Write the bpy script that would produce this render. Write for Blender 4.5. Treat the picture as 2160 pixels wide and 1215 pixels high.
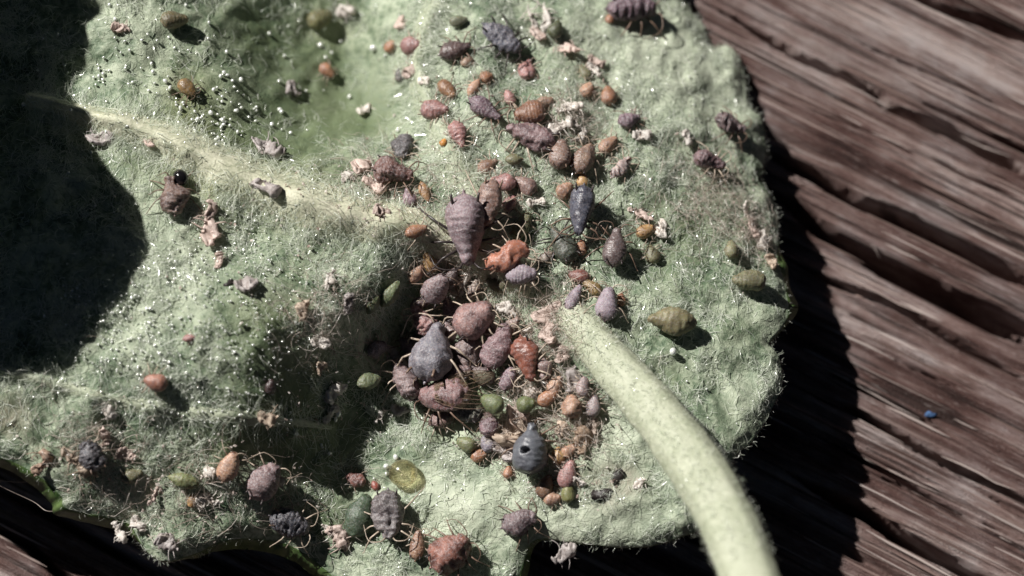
# Macro: aphid colony on the felted underside of a leaf lying on weathered wood.  1 unit = 1 mm.
import bpy, math, random
import numpy as np
from mathutils import Vector, Matrix

for o in list(bpy.data.objects):
    bpy.data.objects.remove(o, do_unlink=True)
scene = bpy.context.scene
COL = scene.collection

# ------------------------------------------------------------------ camera
TILT = math.radians(12.0)
DIST = 75.0
cam_d = bpy.data.cameras.new('camera')
cam = bpy.data.objects.new('camera', cam_d)
COL.objects.link(cam)
cam.location = (0, -DIST * math.sin(TILT), DIST * math.cos(TILT))
cam.rotation_euler = (TILT, 0, 0)
cam_d.sensor_width = 36.0
cam_d.lens = 36.0 * DIST / 21.6
cam_d.clip_start = 1.0
cam_d.clip_end = 500.0
cam_d.dof.use_dof = True
cam_d.dof.focus_distance = DIST + 0.15
cam_d.dof.aperture_fstop = 0.058
cam_d.dof.aperture_blades = 7
scene.camera = cam

# ------------------------------------------------------------------ world, sun, exposure
SUN_EL = math.radians(42.0)
SHADOW_AZ = math.radians(-39.0)           # where shadows fall, in the board plane
world = bpy.data.worlds.new('World')
scene.world = world
world.use_nodes = True
wn = world.node_tree
bg = wn.nodes['Background']
sky = wn.nodes.new('ShaderNodeTexSky')
sky.sky_type = 'NISHITA'
sky.sun_disc = False
sky.sun_elevation = SUN_EL
to_sun = Vector((-math.cos(SHADOW_AZ) * math.cos(SUN_EL), -math.sin(SHADOW_AZ) * math.cos(SUN_EL), math.sin(SUN_EL)))
sky.sun_rotation = math.atan2(to_sun.x, to_sun.y)
wn.links.new(sky.outputs[0], bg.inputs[0])
bg.inputs[1].default_value = 0.006        # hard, nearly black shadows: hardly any fill light
sun_d = bpy.data.lights.new('sun', 'SUN')
sun_d.energy = 5.0
sun_d.angle = math.radians(0.6)
sun_d.color = (1.0, 0.965, 0.91)
sun = bpy.data.objects.new('sun', sun_d)
COL.objects.link(sun)
sun.rotation_euler = (-to_sun).to_track_quat('-Z', 'Y').to_euler()
sun.location = to_sun * 60
vs = scene.view_settings
vs.view_transform = 'Standard'
vs.look = 'None'
vs.exposure = 0.3
vs.gamma = 1.0
vs.use_curve_mapping = False
scene.render.engine = 'CYCLES'
scene.cycles.use_denoising = True
scene.cycles.max_bounces = 6
scene.cycles.transparent_max_bounces = 12
scene.cycles.sample_clamp_indirect = 3.0

# ------------------------------------------------------------------ helpers
rng = np.random.default_rng(7)
CAMP = np.array(cam.location)
VR = np.array((1.0, 0, 0))
VU = np.array((0, math.cos(TILT), math.sin(TILT)))
VF = np.array((0, math.sin(TILT), -math.cos(TILT)))


def ray(px, py):
    a = (px - 1080.0) / 100.0 / DIST
    b = -(py - 607.5) / 100.0 / DIST
    return VF + a * VR + b * VU


def W(px, py, z=0.0):
    """the point at height z that the photograph shows at (px, py)"""
    d = ray(px, py)
    k = (z - CAMP[2]) / d[2]
    return CAMP + k * d


_T = np.random.default_rng(99).random((256, 256))


def vnoise(x, y, s=0):
    x = np.asarray(x, float) + 17.3 * s
    y = np.asarray(y, float) + 31.7 * s
    xi = np.floor(x).astype(int); yi = np.floor(y).astype(int)
    fx = x - xi; fy = y - yi
    fx = fx * fx * fx * (fx * (fx * 6 - 15) + 10); fy = fy * fy * fy * (fy * (fy * 6 - 15) + 10)
    a = _T[xi % 256, yi % 256]; b = _T[(xi + 1) % 256, yi % 256]
    c = _T[xi % 256, (yi + 1) % 256]; d = _T[(xi + 1) % 256, (yi + 1) % 256]
    return (a * (1 - fx) + b * fx) * (1 - fy) + (c * (1 - fx) + d * fx) * fy - 0.5


def fbm(x, y, s=0, o=4, g=0.5):
    r = 0; a = 1.0
    for i in range(o):
        r = r + a * vnoise(x * 2 ** i, y * 2 ** i, s + i)
        a *= g
    return r


def mesh_obj(name, v, f, mats=(), parent=None, smooth=True, mi=None):
    me = bpy.data.meshes.new(name)
    v = np.asarray(v, np.float32)
    if isinstance(f, np.ndarray):
        n, k = f.shape
        me.vertices.add(len(v)); me.vertices.foreach_set('co', v.ravel())
        me.loops.add(n * k); me.loops.foreach_set('vertex_index', f.astype(np.int32).ravel())
        me.polygons.add(n)
        me.polygons.foreach_set('loop_start', np.arange(0, n * k, k, dtype=np.int32))
        me.polygons.foreach_set('loop_total', np.full(n, k, np.int32))
        me.update(calc_edges=True)
    else:
        me.from_pydata([tuple(map(float, p)) for p in v], [], f)
    n = len(me.polygons)
    me.polygons.foreach_set('use_smooth', np.full(n, smooth, bool))
    for m in mats:
        me.materials.append(m)
    if mi is not None:
        me.polygons.foreach_set('material_index', np.asarray(mi, np.int32))
    me.update()
    o = bpy.data.objects.new(name, me)
    COL.objects.link(o)
    if parent is not None:
        o.parent = parent
    return o


def tag(o, label, cat, group=None, kind=None):
    if label: o['label'] = label
    if cat: o['category'] = cat
    if group: o['group'] = group
    if kind: o['kind'] = kind
    return o


class MB:
    """collects quads and triangles into one mesh"""
    def __init__(s):
        s.v = []; s.f = []; s.m = []; s.n = 0

    def add(s, v, f, m=0):
        v = np.asarray(v, float)
        s.v.append(v)
        for q in f:
            s.f.append(tuple(int(i) + s.n for i in q)); s.m.append(m)
        s.n += len(v)

    def tube(s, pts, rad, sides=5, m=0, sub=1):
        pts = np.asarray(pts, float); rad = np.asarray(rad, float)
        if sub > 1:
            k = len(pts); t = np.linspace(0, k - 1, (k - 1) * sub + 1)
            P = np.vstack([2 * pts[0] - pts[1], pts, 2 * pts[-1] - pts[-2]])
            i = np.minimum(t.astype(int), k - 2); u = (t - i)[:, None]
            p0, p1, p2, p3 = P[i], P[i + 1], P[i + 2], P[i + 3]
            q = 0.5 * (2 * p1 + (p2 - p0) * u + (2 * p0 - 5 * p1 + 4 * p2 - p3) * u ** 2 + (3 * p1 - p0 - 3 * p2 + p3) * u ** 3)
            rad = np.interp(t, np.arange(k), rad); pts = q
        k = len(pts)
        d = np.gradient(pts, axis=0)
        d /= np.linalg.norm(d, axis=1)[:, None] + 1e-9
        ref = np.array((0.13, 0.21, 0.97))
        a = np.cross(d, ref); a /= np.linalg.norm(a, axis=1)[:, None] + 1e-9
        b = np.cross(d, a)
        th = np.linspace(0, 2 * np.pi, sides, endpoint=False)
        v = pts[:, None, :] + rad[:, None, None] * (np.cos(th)[None, :, None] * a[:, None, :] + np.sin(th)[None, :, None] * b[:, None, :])
        v = v.reshape(-1, 3)
        f = []
        for i in range(k - 1):
            for j in range(sides):
                j2 = (j + 1) % sides
                f.append((i * sides + j, i * sides + j2, (i + 1) * sides + j2, (i + 1) * sides + j))
        f.append(tuple(range(sides))[::-1]); f.append(tuple((k - 1) * sides + j for j in range(sides)))
        s.add(v, f, m)

    def build(s, name, mats, parent=None):
        return mesh_obj(name, np.vstack(s.v), s.f, mats, parent, True, s.m)


# ------------------------------------------------------------------ materials
def new_mat(name):
    m = bpy.data.materials.new(name); m.use_nodes = True
    nt = m.node_tree
    return m, nt, nt.nodes['Principled BSDF'], nt.nodes['Material Output']


def N(nt, t, **kw):
    n = nt.nodes.new(t)
    for k, v in kw.items():
        setattr(n, k, v)
    return n


def noise(nt, vec, scale, detail=4, rough=0.55, dist=0.0):
    n = N(nt, 'ShaderNodeTexNoise')
    n.inputs['Scale'].default_value = scale; n.inputs['Detail'].default_value = detail
    n.inputs['Roughness'].default_value = rough; n.inputs['Distortion'].default_value = dist
    if vec is not None: nt.links.new(vec, n.inputs['Vector'])
    return n.outputs['Fac']


def ramp(nt, fac, stops, interp='LINEAR'):
    n = N(nt, 'ShaderNodeValToRGB')
    cr = n.color_ramp; cr.interpolation = interp
    while len(cr.elements) < len(stops): cr.elements.new(0.5)
    for e, (p, c) in zip(cr.elements, stops):
        e.position = p; e.color = (c[0], c[1], c[2], 1) if not isinstance(c, (int, float)) else (c, c, c, 1)
    nt.links.new(fac, n.inputs[0])
    return n.outputs[0]


def mix(nt, fac, a, b, mode='MIX'):
    n = N(nt, 'ShaderNodeMix', data_type='RGBA', blend_type=mode)
    for i, x in ((0, fac), (6, a), (7, b)):
        if isinstance(x, (int, float)): n.inputs[i].default_value = x
        elif isinstance(x, tuple): n.inputs[i].default_value = (x[0], x[1], x[2], 1)
        else: nt.links.new(x, n.inputs[i])
    return n.outputs[2]


def math_n(nt, op, a, b=0.0, clamp=False):
    n = N(nt, 'ShaderNodeMath', operation=op, use_clamp=clamp)
    for i, x in ((0, a), (1, b)):
        if isinstance(x, (int, float)): n.inputs[i].default_value = x
        else: nt.links.new(x, n.inputs[i])
    return n.outputs[0]


def bump(nt, h, strength, dist, p):
    n = N(nt, 'ShaderNodeBump')
    n.inputs['Strength'].default_value = strength; n.inputs['Distance'].default_value = dist
    nt.links.new(h, n.inputs['Height']); nt.links.new(n.outputs[0], p.inputs['Normal'])


def coords(nt, kind='Object', scale=None):
    t = N(nt, 'ShaderNodeTexCoord').outputs[kind]
    if scale:
        m = N(nt, 'ShaderNodeMapping'); m.inputs['Scale'].default_value = scale
        nt.links.new(t, m.inputs['Vector']); return m.outputs[0]
    return t


def mat_blade():
    m, nt, p, out = new_mat('leaf_felt')
    c = coords(nt)
    n1 = noise(nt, c, 1.1, 5, 0.6, 0.4)
    n2 = noise(nt, c, 7.0, 4, 0.65, 0.3)
    n3 = noise(nt, c, 28.0, 2, 0.6)
    mixf = math_n(nt, 'ADD', math_n(nt, 'MULTIPLY', n1, 0.55), math_n(nt, 'MULTIPLY', n2, 0.45))
    base = ramp(nt, mixf, [(0.34, (0.035, 0.07, 0.04)), (0.44, (0.15, 0.205, 0.13)), (0.57, (0.43, 0.48, 0.36))])
    # fine network of veinlets
    vo = N(nt, 'ShaderNodeTexVoronoi', feature='DISTANCE_TO_EDGE'); vo.inputs['Scale'].default_value = 1.7
    dv = N(nt, 'ShaderNodeVectorMath', operation='ADD')
    nn = N(nt, 'ShaderNodeTexNoise'); nn.inputs['Scale'].default_value = 1.5; nt.links.new(c, nn.inputs['Vector'])
    nt.links.new(c, dv.inputs[0]); nt.links.new(nn.outputs['Color'], dv.inputs[1])
    nt.links.new(dv.outputs[0], vo.inputs['Vector'])
    line = ramp(nt, vo.outputs['Distance'], [(0.0, 1.0), (0.035, 0.0)])
    base = mix(nt, math_n(nt, 'MULTIPLY', line, 0.45), base, (0.028, 0.06, 0.03))
    at = N(nt, 'ShaderNodeAttribute', attribute_name='stain')
    sep = N(nt, 'ShaderNodeSeparateColor'); nt.links.new(at.outputs['Color'], sep.inputs[0])
    base = mix(nt, math_n(nt, 'MULTIPLY', sep.outputs[0], math_n(nt, 'ADD', n2, 0.25), True), base, (0.33, 0.32, 0.15))    # yellowing
    base = mix(nt, math_n(nt, 'MULTIPLY', sep.outputs[1], math_n(nt, 'MULTIPLY', n2, 1.6), True), base, (0.13, 0.065, 0.05))  # brown stain
    tf_ = N(nt, 'ShaderNodeAttribute', attribute_name='thin_felt_shade')
    base = mix(nt, math_n(nt, 'MULTIPLY', tf_.outputs['Fac'], math_n(nt, 'ADD', math_n(nt, 'MULTIPLY', n2, 1.9), -0.12), True), base, mix(nt, n2, (0.05, 0.085, 0.04), (0.19, 0.23, 0.125)))  # darker green for thin felt and for shade put into the colour
    base = mix(nt, sep.outputs[2], base, mix(nt, n2, (0.32, 0.37, 0.27), (0.60, 0.63, 0.51)))  # pale felted lobes
    nt.links.new(base, p.inputs['Base Color'])
    p.inputs['Roughness'].default_value = 0.55
    p.inputs['Specular IOR Level'].default_value = 0.35
    bump(nt, math_n(nt, 'ADD', n2, math_n(nt, 'MULTIPLY', n3, 0.5)), 0.35, 0.10, p)
    return m


def mat_edge():
    m, nt, p, out = new_mat('leaf_green_side')
    c = coords(nt)
    n2 = noise(nt, c, 5.0, 4, 0.6)
    nt.links.new(ramp(nt, n2, [(0.35, (0.035, 0.075, 0.02)), (0.62, (0.12, 0.18, 0.06))]), p.inputs['Base Color'])
    p.inputs['Roughness'].default_value = 0.45
    bump(nt, n2, 0.4, 0.05, p)
    return m


def mat_vein(name, lo, hi):
    m, nt, p, out = new_mat(name)
    c = coords(nt)
    n1 = noise(nt, c, 2.0, 4, 0.6); n2 = noise(nt, c, 16.0, 3, 0.6)
    f = math_n(nt, 'ADD', math_n(nt, 'MULTIPLY', n1, 0.6), math_n(nt, 'MULTIPLY', n2, 0.4))
    nt.links.new(ramp(nt, f, [(0.36, lo), (0.62, hi)]), p.inputs['Base Color'])
    p.inputs['Roughness'].default_value = 0.6
    bump(nt, f, 0.5, 0.06, p)
    return m


def mat_hair(name, lo, hi, rough=0.32):
    m, nt, p, out = new_mat(name)
    g = N(nt, 'ShaderNodeNewGeometry')
    col = ramp(nt, g.outputs['Random Per Island'], [(0.0, lo), (1.0, hi)])
    nt.links.new(col, p.inputs['Base Color'])
    p.inputs['Roughness'].default_value = rough
    p.inputs['Specular IOR Level'].default_value = 0.8
    tr = N(nt, 'ShaderNodeBsdfTranslucent'); nt.links.new(col, tr.inputs[0])
    mx = N(nt, 'ShaderNodeMixShader'); mx.inputs[0].default_value = 0.5
    nt.links.new(p.outputs[0], mx.inputs[1]); nt.links.new(tr.outputs[0], mx.inputs[2])
    nt.links.new(mx.outputs[0], out.inputs['Surface'])
    return m


def mat_wood():
    m, nt, p, out = new_mat('weathered_wood')
    c = coords(nt)
    g1 = noise(nt, coords(nt, 'Object', (0.07, 0.8, 0.3)), 1.0, 4, 0.6, 0.1)
    g2 = noise(nt, coords(nt, 'Object', (0.16, 2.6, 0.4)), 1.0, 4, 0.65, 0.1)
    g3 = noise(nt, coords(nt, 'Object', (1.6, 16.0, 1.5)), 1.0, 3, 0.7)
    g4 = noise(nt, coords(nt, 'Object', (0.18, 6.5, 0.8)), 1.0, 2, 0.5)
    pt = noise(nt, c, 0.5, 5, 0.65)
    f = math_n(nt, 'ADD', math_n(nt, 'MULTIPLY', g1, 0.40), math_n(nt, 'MULTIPLY', g2, 0.28))
    f = math_n(nt, 'ADD', f, math_n(nt, 'ADD', math_n(nt, 'MULTIPLY', g3, 0.10), math_n(nt, 'MULTIPLY', pt, 0.22)))
    base = ramp(nt, f, [(0.40, (0.032, 0.015, 0.013)), (0.45, (0.105, 0.057, 0.050)), (0.505, (0.215, 0.145, 0.132)), (0.58, (0.46, 0.37, 0.345))])
    line = ramp(nt, g4, [(0.36, 1.0), (0.41, 0.0)])
    base = mix(nt, math_n(nt, 'MULTIPLY', line, 0.8), base, (0.028, 0.016, 0.014))
    pale = ramp(nt, g3, [(0.60, 0.0), (0.72, 0.45)])
    base = mix(nt, pale, base, (0.5, 0.44, 0.42))
    base = mix(nt, ramp(nt, pt, [(0.46, 0.0), (0.64, 0.5)]), base, mix(nt, 1.0, base, (0.86, 1.0, 1.10), 'MULTIPLY'))
    sp = noise(nt, c, 30.0, 2, 0.6)
    base = mix(nt, ramp(nt, sp, [(0.62, 0.0), (0.72, 0.5)]), base, (0.4, 0.34, 0.32))
    base = mix(nt, ramp(nt, sp, [(0.26, 0.6), (0.36, 0.0)]), base, (0.03, 0.02, 0.018))
    nt.links.new(base, p.inputs['Base Color'])
    p.inputs['Roughness'].default_value = 0.8
    p.inputs['Specular IOR Level'].default_value = 0.25
    bump(nt, math_n(nt, 'ADD', g2, math_n(nt, 'ADD', g4, math_n(nt, 'ADD', math_n(nt, 'MULTIPLY', g3, 0.7), math_n(nt, 'MULTIPLY', sp, 0.5)))), 0.8, 0.2, p)
    return m


def mat_aphid(name, rough, wax, sss=0.0, spec=0.5, mottle=0.5, bmp=0.4):
    """body colour comes from the object's own colour"""
    m, nt, p, out = new_mat(name)
    c = coords(nt)
    oi = N(nt, 'ShaderNodeObjectInfo')
    ofs = N(nt, 'ShaderNodeVectorMath', operation='ADD'); nt.links.new(c, ofs.inputs[0])
    cm = N(nt, 'ShaderNodeCombineXYZ'); nt.links.new(math_n(nt, 'MULTIPLY', oi.outputs['Random'], 40.0), cm.inputs[0])
    nt.links.new(cm.outputs[0], ofs.inputs[1]); v = ofs.outputs[0]
    n1 = noise(nt, v, 5.0, 4, 0.6, 0.4); n2 = noise(nt, v, 22.0, 3, 0.7); n3 = noise(nt, v, 60.0, 2, 0.6)
    col = oi.outputs['Color']
    dark = mix(nt, 1.0, col, (0.45, 0.40, 0.42), 'MULTIPLY')
    col2 = mix(nt, math_n(nt, 'MULTIPLY', ramp(nt, n1, [(0.38, 1.0), (0.6, 0.0)]), mottle), col, dark)
    dust = ramp(nt, n2, [(0.45, 0.0), (0.66, 1.0)])
    col2 = mix(nt, math_n(nt, 'MULTIPLY', dust, wax), col2, (0.47, 0.44, 0.46))
    fl = ramp(nt, n3, [(0.60, 0.0), (0.70, 1.0)])
    col2 = mix(nt, math_n(nt, 'MULTIPLY', fl, wax * 0.9), col2, (0.62, 0.58, 0.57))
    nt.links.new(col2, p.inputs['Base Color'])
    p.inputs['Roughness'].default_value = rough
    p.inputs['Specular IOR Level'].default_value = spec
    if sss:
        p.inputs['Subsurface Weight'].default_value = sss
        p.inputs['Subsurface Radius'].default_value = (0.12, 0.06, 0.04)
        p.inputs['Subsurface Scale'].default_value = 0.8
    bump(nt, math_n(nt, 'ADD', n1, math_n(nt, 'MULTIPLY', n2, 0.7)), bmp, 0.06, p)
    return m


def mat_plain(name, col, rough=0.5, spec=0.5, var=0.3):
    m, nt, p, out = new_mat(name)
    n1 = noise(nt, coords(nt), 12.0, 3, 0.6)
    d = tuple(x * (1 - var) for x in col); h = tuple(min(1, x * (1 + var)) for x in col)
    nt.links.new(ramp(nt, n1, [(0.35, d), (0.65, h)]), p.inputs['Base Color'])
    p.inputs['Roughness'].default_value = rough
    p.inputs['Specular IOR Level'].default_value = spec
    return m


def mat_skin():
    m, nt, p, out = new_mat('shed_skin')
    oi = N(nt, 'ShaderNodeObjectInfo')
    n1 = noise(nt, coords(nt), 9.0, 4, 0.65)
    col = mix(nt, ramp(nt, n1, [(0.34, 0.6), (0.52, 0.0)]), oi.outputs['Color'], mix(nt, 1.0, oi.outputs['Color'], (0.5, 0.41, 0.36), 'MULTIPLY'))
    nt.links.new(col, p.inputs['Base Color'])
    p.inputs['Roughness'].default_value = 0.38
    tr = N(nt, 'ShaderNodeBsdfTranslucent'); nt.links.new(col, tr.inputs[0])
    mx = N(nt, 'ShaderNodeMixShader'); mx.inputs[0].default_value = 0.3
    nt.links.new(p.outputs[0], mx.inputs[1]); nt.links.new(tr.outputs[0], mx.inputs[2])
    nt.links.new(mx.outputs[0], out.inputs['Surface'])
    bump(nt, n1, 0.5, 0.06, p)
    return m


def mat_clear(name, tint, gloss=0.03, body=0.12, refr=0.0):
    m, nt, p, out = new_mat(name)
    t = N(nt, 'ShaderNodeBsdfTransparent'); t.inputs[0].default_value = (*tint, 1)
    g = N(nt, 'ShaderNodeBsdfGlossy'); g.inputs['Roughness'].default_value = gloss
    d = N(nt, 'ShaderNodeBsdfTranslucent'); d.inputs[0].default_value = (*tint, 1)
    fr = N(nt, 'ShaderNodeFresnel'); fr.inputs[0].default_value = 1.42
    gg = N(nt, 'ShaderNodeNewGeometry'); frf = math_n(nt, 'MULTIPLY', fr.outputs[0], math_n(nt, 'SUBTRACT', 1.0, gg.outputs['Backfacing']))
    a = N(nt, 'ShaderNodeMixShader'); a.inputs[0].default_value = body
    src = t
    if refr:
        rf = N(nt, 'ShaderNodeBsdfRefraction'); rf.inputs[0].default_value = (*tint, 1); rf.inputs['IOR'].default_value = 1.36; rf.inputs['Roughness'].default_value = 0.03
        src = N(nt, 'ShaderNodeMixShader'); src.inputs[0].default_value = refr
        nt.links.new(t.outputs[0], src.inputs[1]); nt.links.new(rf.outputs[0], src.inputs[2])
    nt.links.new(src.outputs[0], a.inputs[1]); nt.links.new(d.outputs[0], a.inputs[2])
    b = N(nt, 'ShaderNodeMixShader'); nt.links.new(frf, b.inputs[0])
    nt.links.new(a.outputs[0], b.inputs[1]); nt.links.new(g.outputs[0], b.inputs[2])
    nt.links.new(b.outputs[0], out.inputs['Surface'])
    return m


M = {}
M['blade'] = mat_blade()
M['edge'] = mat_edge()
M['vein'] = mat_vein('leaf_vein', (0.34, 0.36, 0.24), (0.68, 0.67, 0.52))
M['vein_faint'] = mat_vein('leaf_vein_faint', (0.24, 0.28, 0.19), (0.50, 0.53, 0.40))
M['petiole'] = mat_vein('leaf_stalk', (0.31, 0.34, 0.235), (0.48, 0.50, 0.385))
M['hair'] = mat_hair('leaf_hair', (0.50, 0.57, 0.45), (0.95, 0.96, 0.90), 0.16)
M['fuzz'] = mat_hair('hair_debris', (0.42, 0.33, 0.28), (0.8, 0.74, 0.68))
M['wood'] = mat_wood()
M['flake'] = mat_hair('wax_flake', (0.5, 0.38, 0.33), (0.9, 0.86, 0.82), 0.4)
M['fibre'] = mat_plain('wood_fibre', (0.2, 0.14, 0.125), 0.8, 0.2)
fn = M['fibre'].node_tree
fn.links.new(ramp(fn, N(fn, 'ShaderNodeNewGeometry').outputs['Random Per Island'], [(0.0, (0.05, 0.028, 0.024)), (0.5, (0.2, 0.14, 0.125)), (1.0, (0.46, 0.39, 0.365))]), fn.nodes['Principled BSDF'].inputs['Base Color'])
M['wax'] = mat_aphid('aphid_waxy', 0.48, 0.62, 0.25, 0.45, 0.85, 0.5)
M['soft'] = mat_aphid('aphid_soft', 0.34, 0.32, 0.5, 0.55, 0.7, 0.42)
M['gloss'] = mat_aphid('aphid_glossy', 0.28, 0.26, 0.2, 0.5, 0.8, 0.35)
M['satin'] = mat_aphid('aphid_satin', 0.38, 0.12, 0.0, 0.5, 0.5, 0.2)
M['dry'] = mat_aphid('aphid_dried', 0.38, 0.42, 0.2, 0.55, 1.0, 0.6)
M['larva'] = mat_aphid('larva_smooth', 0.42, 0.18, 0.5, 0.45, 0.6, 0.35)
M['leg_pale'] = mat_plain('leg_pale', (0.42, 0.34, 0.27), 0.4)
M['leg_dark'] = mat_plain('leg_dark', (0.045, 0.035, 0.035), 0.35)
M['leg_brown'] = mat_plain('leg_brown', (0.18, 0.12, 0.09), 0.4)
M['black'] = mat_plain('eye_black', (0.008, 0.007, 0.008), 0.15, 0.6)
M['skin'] = mat_skin()
M['amber'] = mat_clear('honeydew', (1.0, 0.93, 0.78), 0.2, 0.14, 0.45)
M['wing'] = mat_clear('wing_membrane', (0.80, 0.82, 0.70), 0.12, 0.12)
M['blue'] = mat_plain('blue_fibre', (0.05, 0.10, 0.21), 0.8, 0.2, 0.5)
M['crumb'] = mat_plain('dark_crumb', (0.02, 0.015, 0.014), 0.5)


def mat_drop():
    m, nt, p, out = new_mat('gland_droplet')
    p.inputs['Base Color'].default_value = (0.95, 0.97, 0.93, 1)
    p.inputs['Roughness'].default_value = 0.2
    p.inputs['Metallic'].default_value = 0.3
    p.inputs['IOR'].default_value = 2.3
    return m


M['drop'] = mat_drop()

# ------------------------------------------------------------------ the leaf's relief
CTRL = [(1460, 20, -2.4), (1575, 170, -2.4), (1612, 300, -2.15), (1640, 470, -1.7), (1655, 640, -1.2), (1640, 790, -0.7), (1570, 940, -0.1),
        (1450, 900, 0.0), (1300, 760, 0.0), (1230, 690, 0.1), (1400, 1100, -0.25), (1250, 1130, -0.5), (1140, 1130, -0.8),
        (1100, 600, -0.3), (1300, 550, -0.35), (1300, 350, -0.6), (1450, 450, -0.9), (1500, 650, -0.6), (1300, 200, -1.0), (1300, 30, -1.6),
        (1100, 100, -1.0), (1000, 350, -0.2), (950, 200, -0.5), (900, 50, -0.9), (1450, 250, -1.4), (1200, 420, -0.4),
        (825, 265, -1.5), (775, 150, -2.2), (700, 60, -2.4), (620, 200, -1.5), (600, 270, -0.9), (500, 150, -0.5), (350, 200, 0.35), (300, 60, 0.3), (150, 100, 0.3), (500, -50, -1.0),
        (740, 330, -0.5), (860, 480, 0.05), (640, 420, 0.45), (480, 350, 0.6), (330, 290, 0.55), (100, 250, 0.4),
        (500, 520, 0.65), (420, 650, 1.3), (300, 750, 1.0), (550, 680, 1.15), (650, 600, 0.65), (760, 560, 0.35), (600, 780, 0.75), (500, 800, 1.0), (540, 860, 0.5), (680, 640, 0.62),
        (850, 590, -0.2), (790, 625, 0.2), (730, 665, 0.4), (655, 745, 0.35),
        (840, 700, -1.7), (775, 785, -0.85), (890, 690, -1.5), (930, 760, -1.35), (1000, 760, -1.0), (1050, 900, -0.8), (720, 880, -0.8), (640, 900, -0.3), (880, 830, -1.25),
        (850, 1000, -1.2), (950, 1060, -1.0), (850, 1180, -1.2), (700, 1050, -1.25), (560, 950, -0.35), (500, 1060, -0.65),
        (400, 870, 0.45), (300, 880, 0.5), (250, 960, 0.0), (350, 1050, -0.5), (150, 900, 0.4), (60, 900, 0.3), (0, 850, 0.4),
        (350, 1180, -0.9), (600, 1150, -1.35), (130, 1050, -0.2), (0, 960, 0.25), (0, 600, 0.9), (-200, 400, 0.6), (-300, 800, 0.2), (-400, 0, 0.5),
        (700, 1250, -1.5), (1080, 1250, -1.2), (1200, -200, -1.7), (800, -200, -2.0), (200, -200, 0.2), (1500, -100, -2.5)]
CP = np.array([W(*c) for c in CTRL])


def _tps(r2):
    return 0.5 * r2 * np.log(r2 + 1e-9)


_n = len(CP)
_K = _tps(((CP[:, None, :2] - CP[None, :, :2]) ** 2).sum(2)) + 0.05 * np.eye(_n)
_P = np.hstack([np.ones((_n, 1)), CP[:, :2]])
_A = np.block([[_K, _P], [_P.T, np.zeros((3, 3))]])
_wts = np.linalg.solve(_A, np.concatenate([CP[:, 2], np.zeros(3)]))


def H0(x, y):
    x = np.asarray(x, float); y = np.asarray(y, float); sh = x.shape
    x = x.ravel(); y = y.ravel(); r = np.empty(len(x))
    for i in range(0, len(x), 20000):
        q = np.stack([x[i:i + 20000], y[i:i + 20000]], 1)
        r2 = ((q[:, None, :] - CP[None, :, :2]) ** 2).sum(2)
        r[i:i + 20000] = _tps(r2) @ _wts[:_n] + _wts[_n] + q @ _wts[_n + 1:]
    return r.reshape(sh)


def on_leaf0(px, py, lift=0.0):
    z = 0.0
    for _ in range(6):
        p = W(px, py, z); z = float(H0(p[0], p[1])) + lift
    return W(px, py, z)


VEINS = [  # (pixel x, pixel y, width px) along each vein, height of its ridge, material
    ([(1130, 600, 66), (1010, 540, 70), (860, 482, 80), (700, 446, 92), (560, 392, 88), (430, 330, 80), (330, 292, 64), (200, 250, 44), (60, 215, 36)], 0.42, 'vein'),
    ([(1080, 540, 54), (1010, 430, 80), (935, 295, 66), (885, 190, 54), (882, 100, 52), (915, 0, 50), (945, -90, 36)], 0.28, 'vein_faint'),
    ([(700, 900, 16), (560, 888, 26), (420, 872, 32), (270, 852, 32), (130, 815, 28), (-40, 770, 24)], 0.10, 'vein_faint'),
    ([(1570, 905, 30), (1538, 800, 44), (1536, 680, 46), (1548, 570, 40), (1585, 440, 26)], 0.06, 'vein_faint'),
    ([(1160, 620, 60), (1250, 500, 50), (1330, 370, 36)], 0.06, 'vein_faint'),
    ([(1180, 1085, 20), (1300, 1070, 34), (1400, 1050, 40), (1470, 1020, 34)], 0.05, 'vein_faint'),
]


def catmull(p, sub):
    p = np.asarray(p, float); k = len(p)
    t = np.linspace(0, k - 1, (k - 1) * sub + 1)
    P = np.vstack([2 * p[0] - p[1], p, 2 * p[-1] - p[-2]])
    i = np.minimum(t.astype(int), k - 2); u = (t - i)[:, None]
    p0, p1, p2, p3 = P[i], P[i + 1], P[i + 2], P[i + 3]
    return 0.5 * (2 * p1 + (p2 - p0) * u + (2 * p0 - 5 * p1 + 4 * p2 - p3) * u ** 2 + (3 * p1 - p0 - 3 * p2 + p3) * u ** 3)


VPATH = []
for pts, hh, mt in VEINS:
    q = np.array([[*on_leaf0(a, b)[:2], w / 100.0] for a, b, w in pts])
    VPATH.append((catmull(q, 10), hh, mt))


def path_dist(x, y, path):
    """distance to a polyline and the width there"""
    best = np.full(len(x), 1e9); wd = np.zeros(len(x))
    for a, b in zip(path[:-1], path[1:]):
        d = b[:2] - a[:2]; L2 = d @ d + 1e-12
        t = np.clip(((x - a[0]) * d[0] + (y - a[1]) * d[1]) / L2, 0, 1)
        r = (x - a[0] - t * d[0]) ** 2 + (y - a[1] - t * d[1]) ** 2
        k = r < best
        best = np.where(k, r, best); wd = np.where(k, a[2] + t * (b[2] - a[2]), wd)
    return np.sqrt(best), wd


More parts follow.
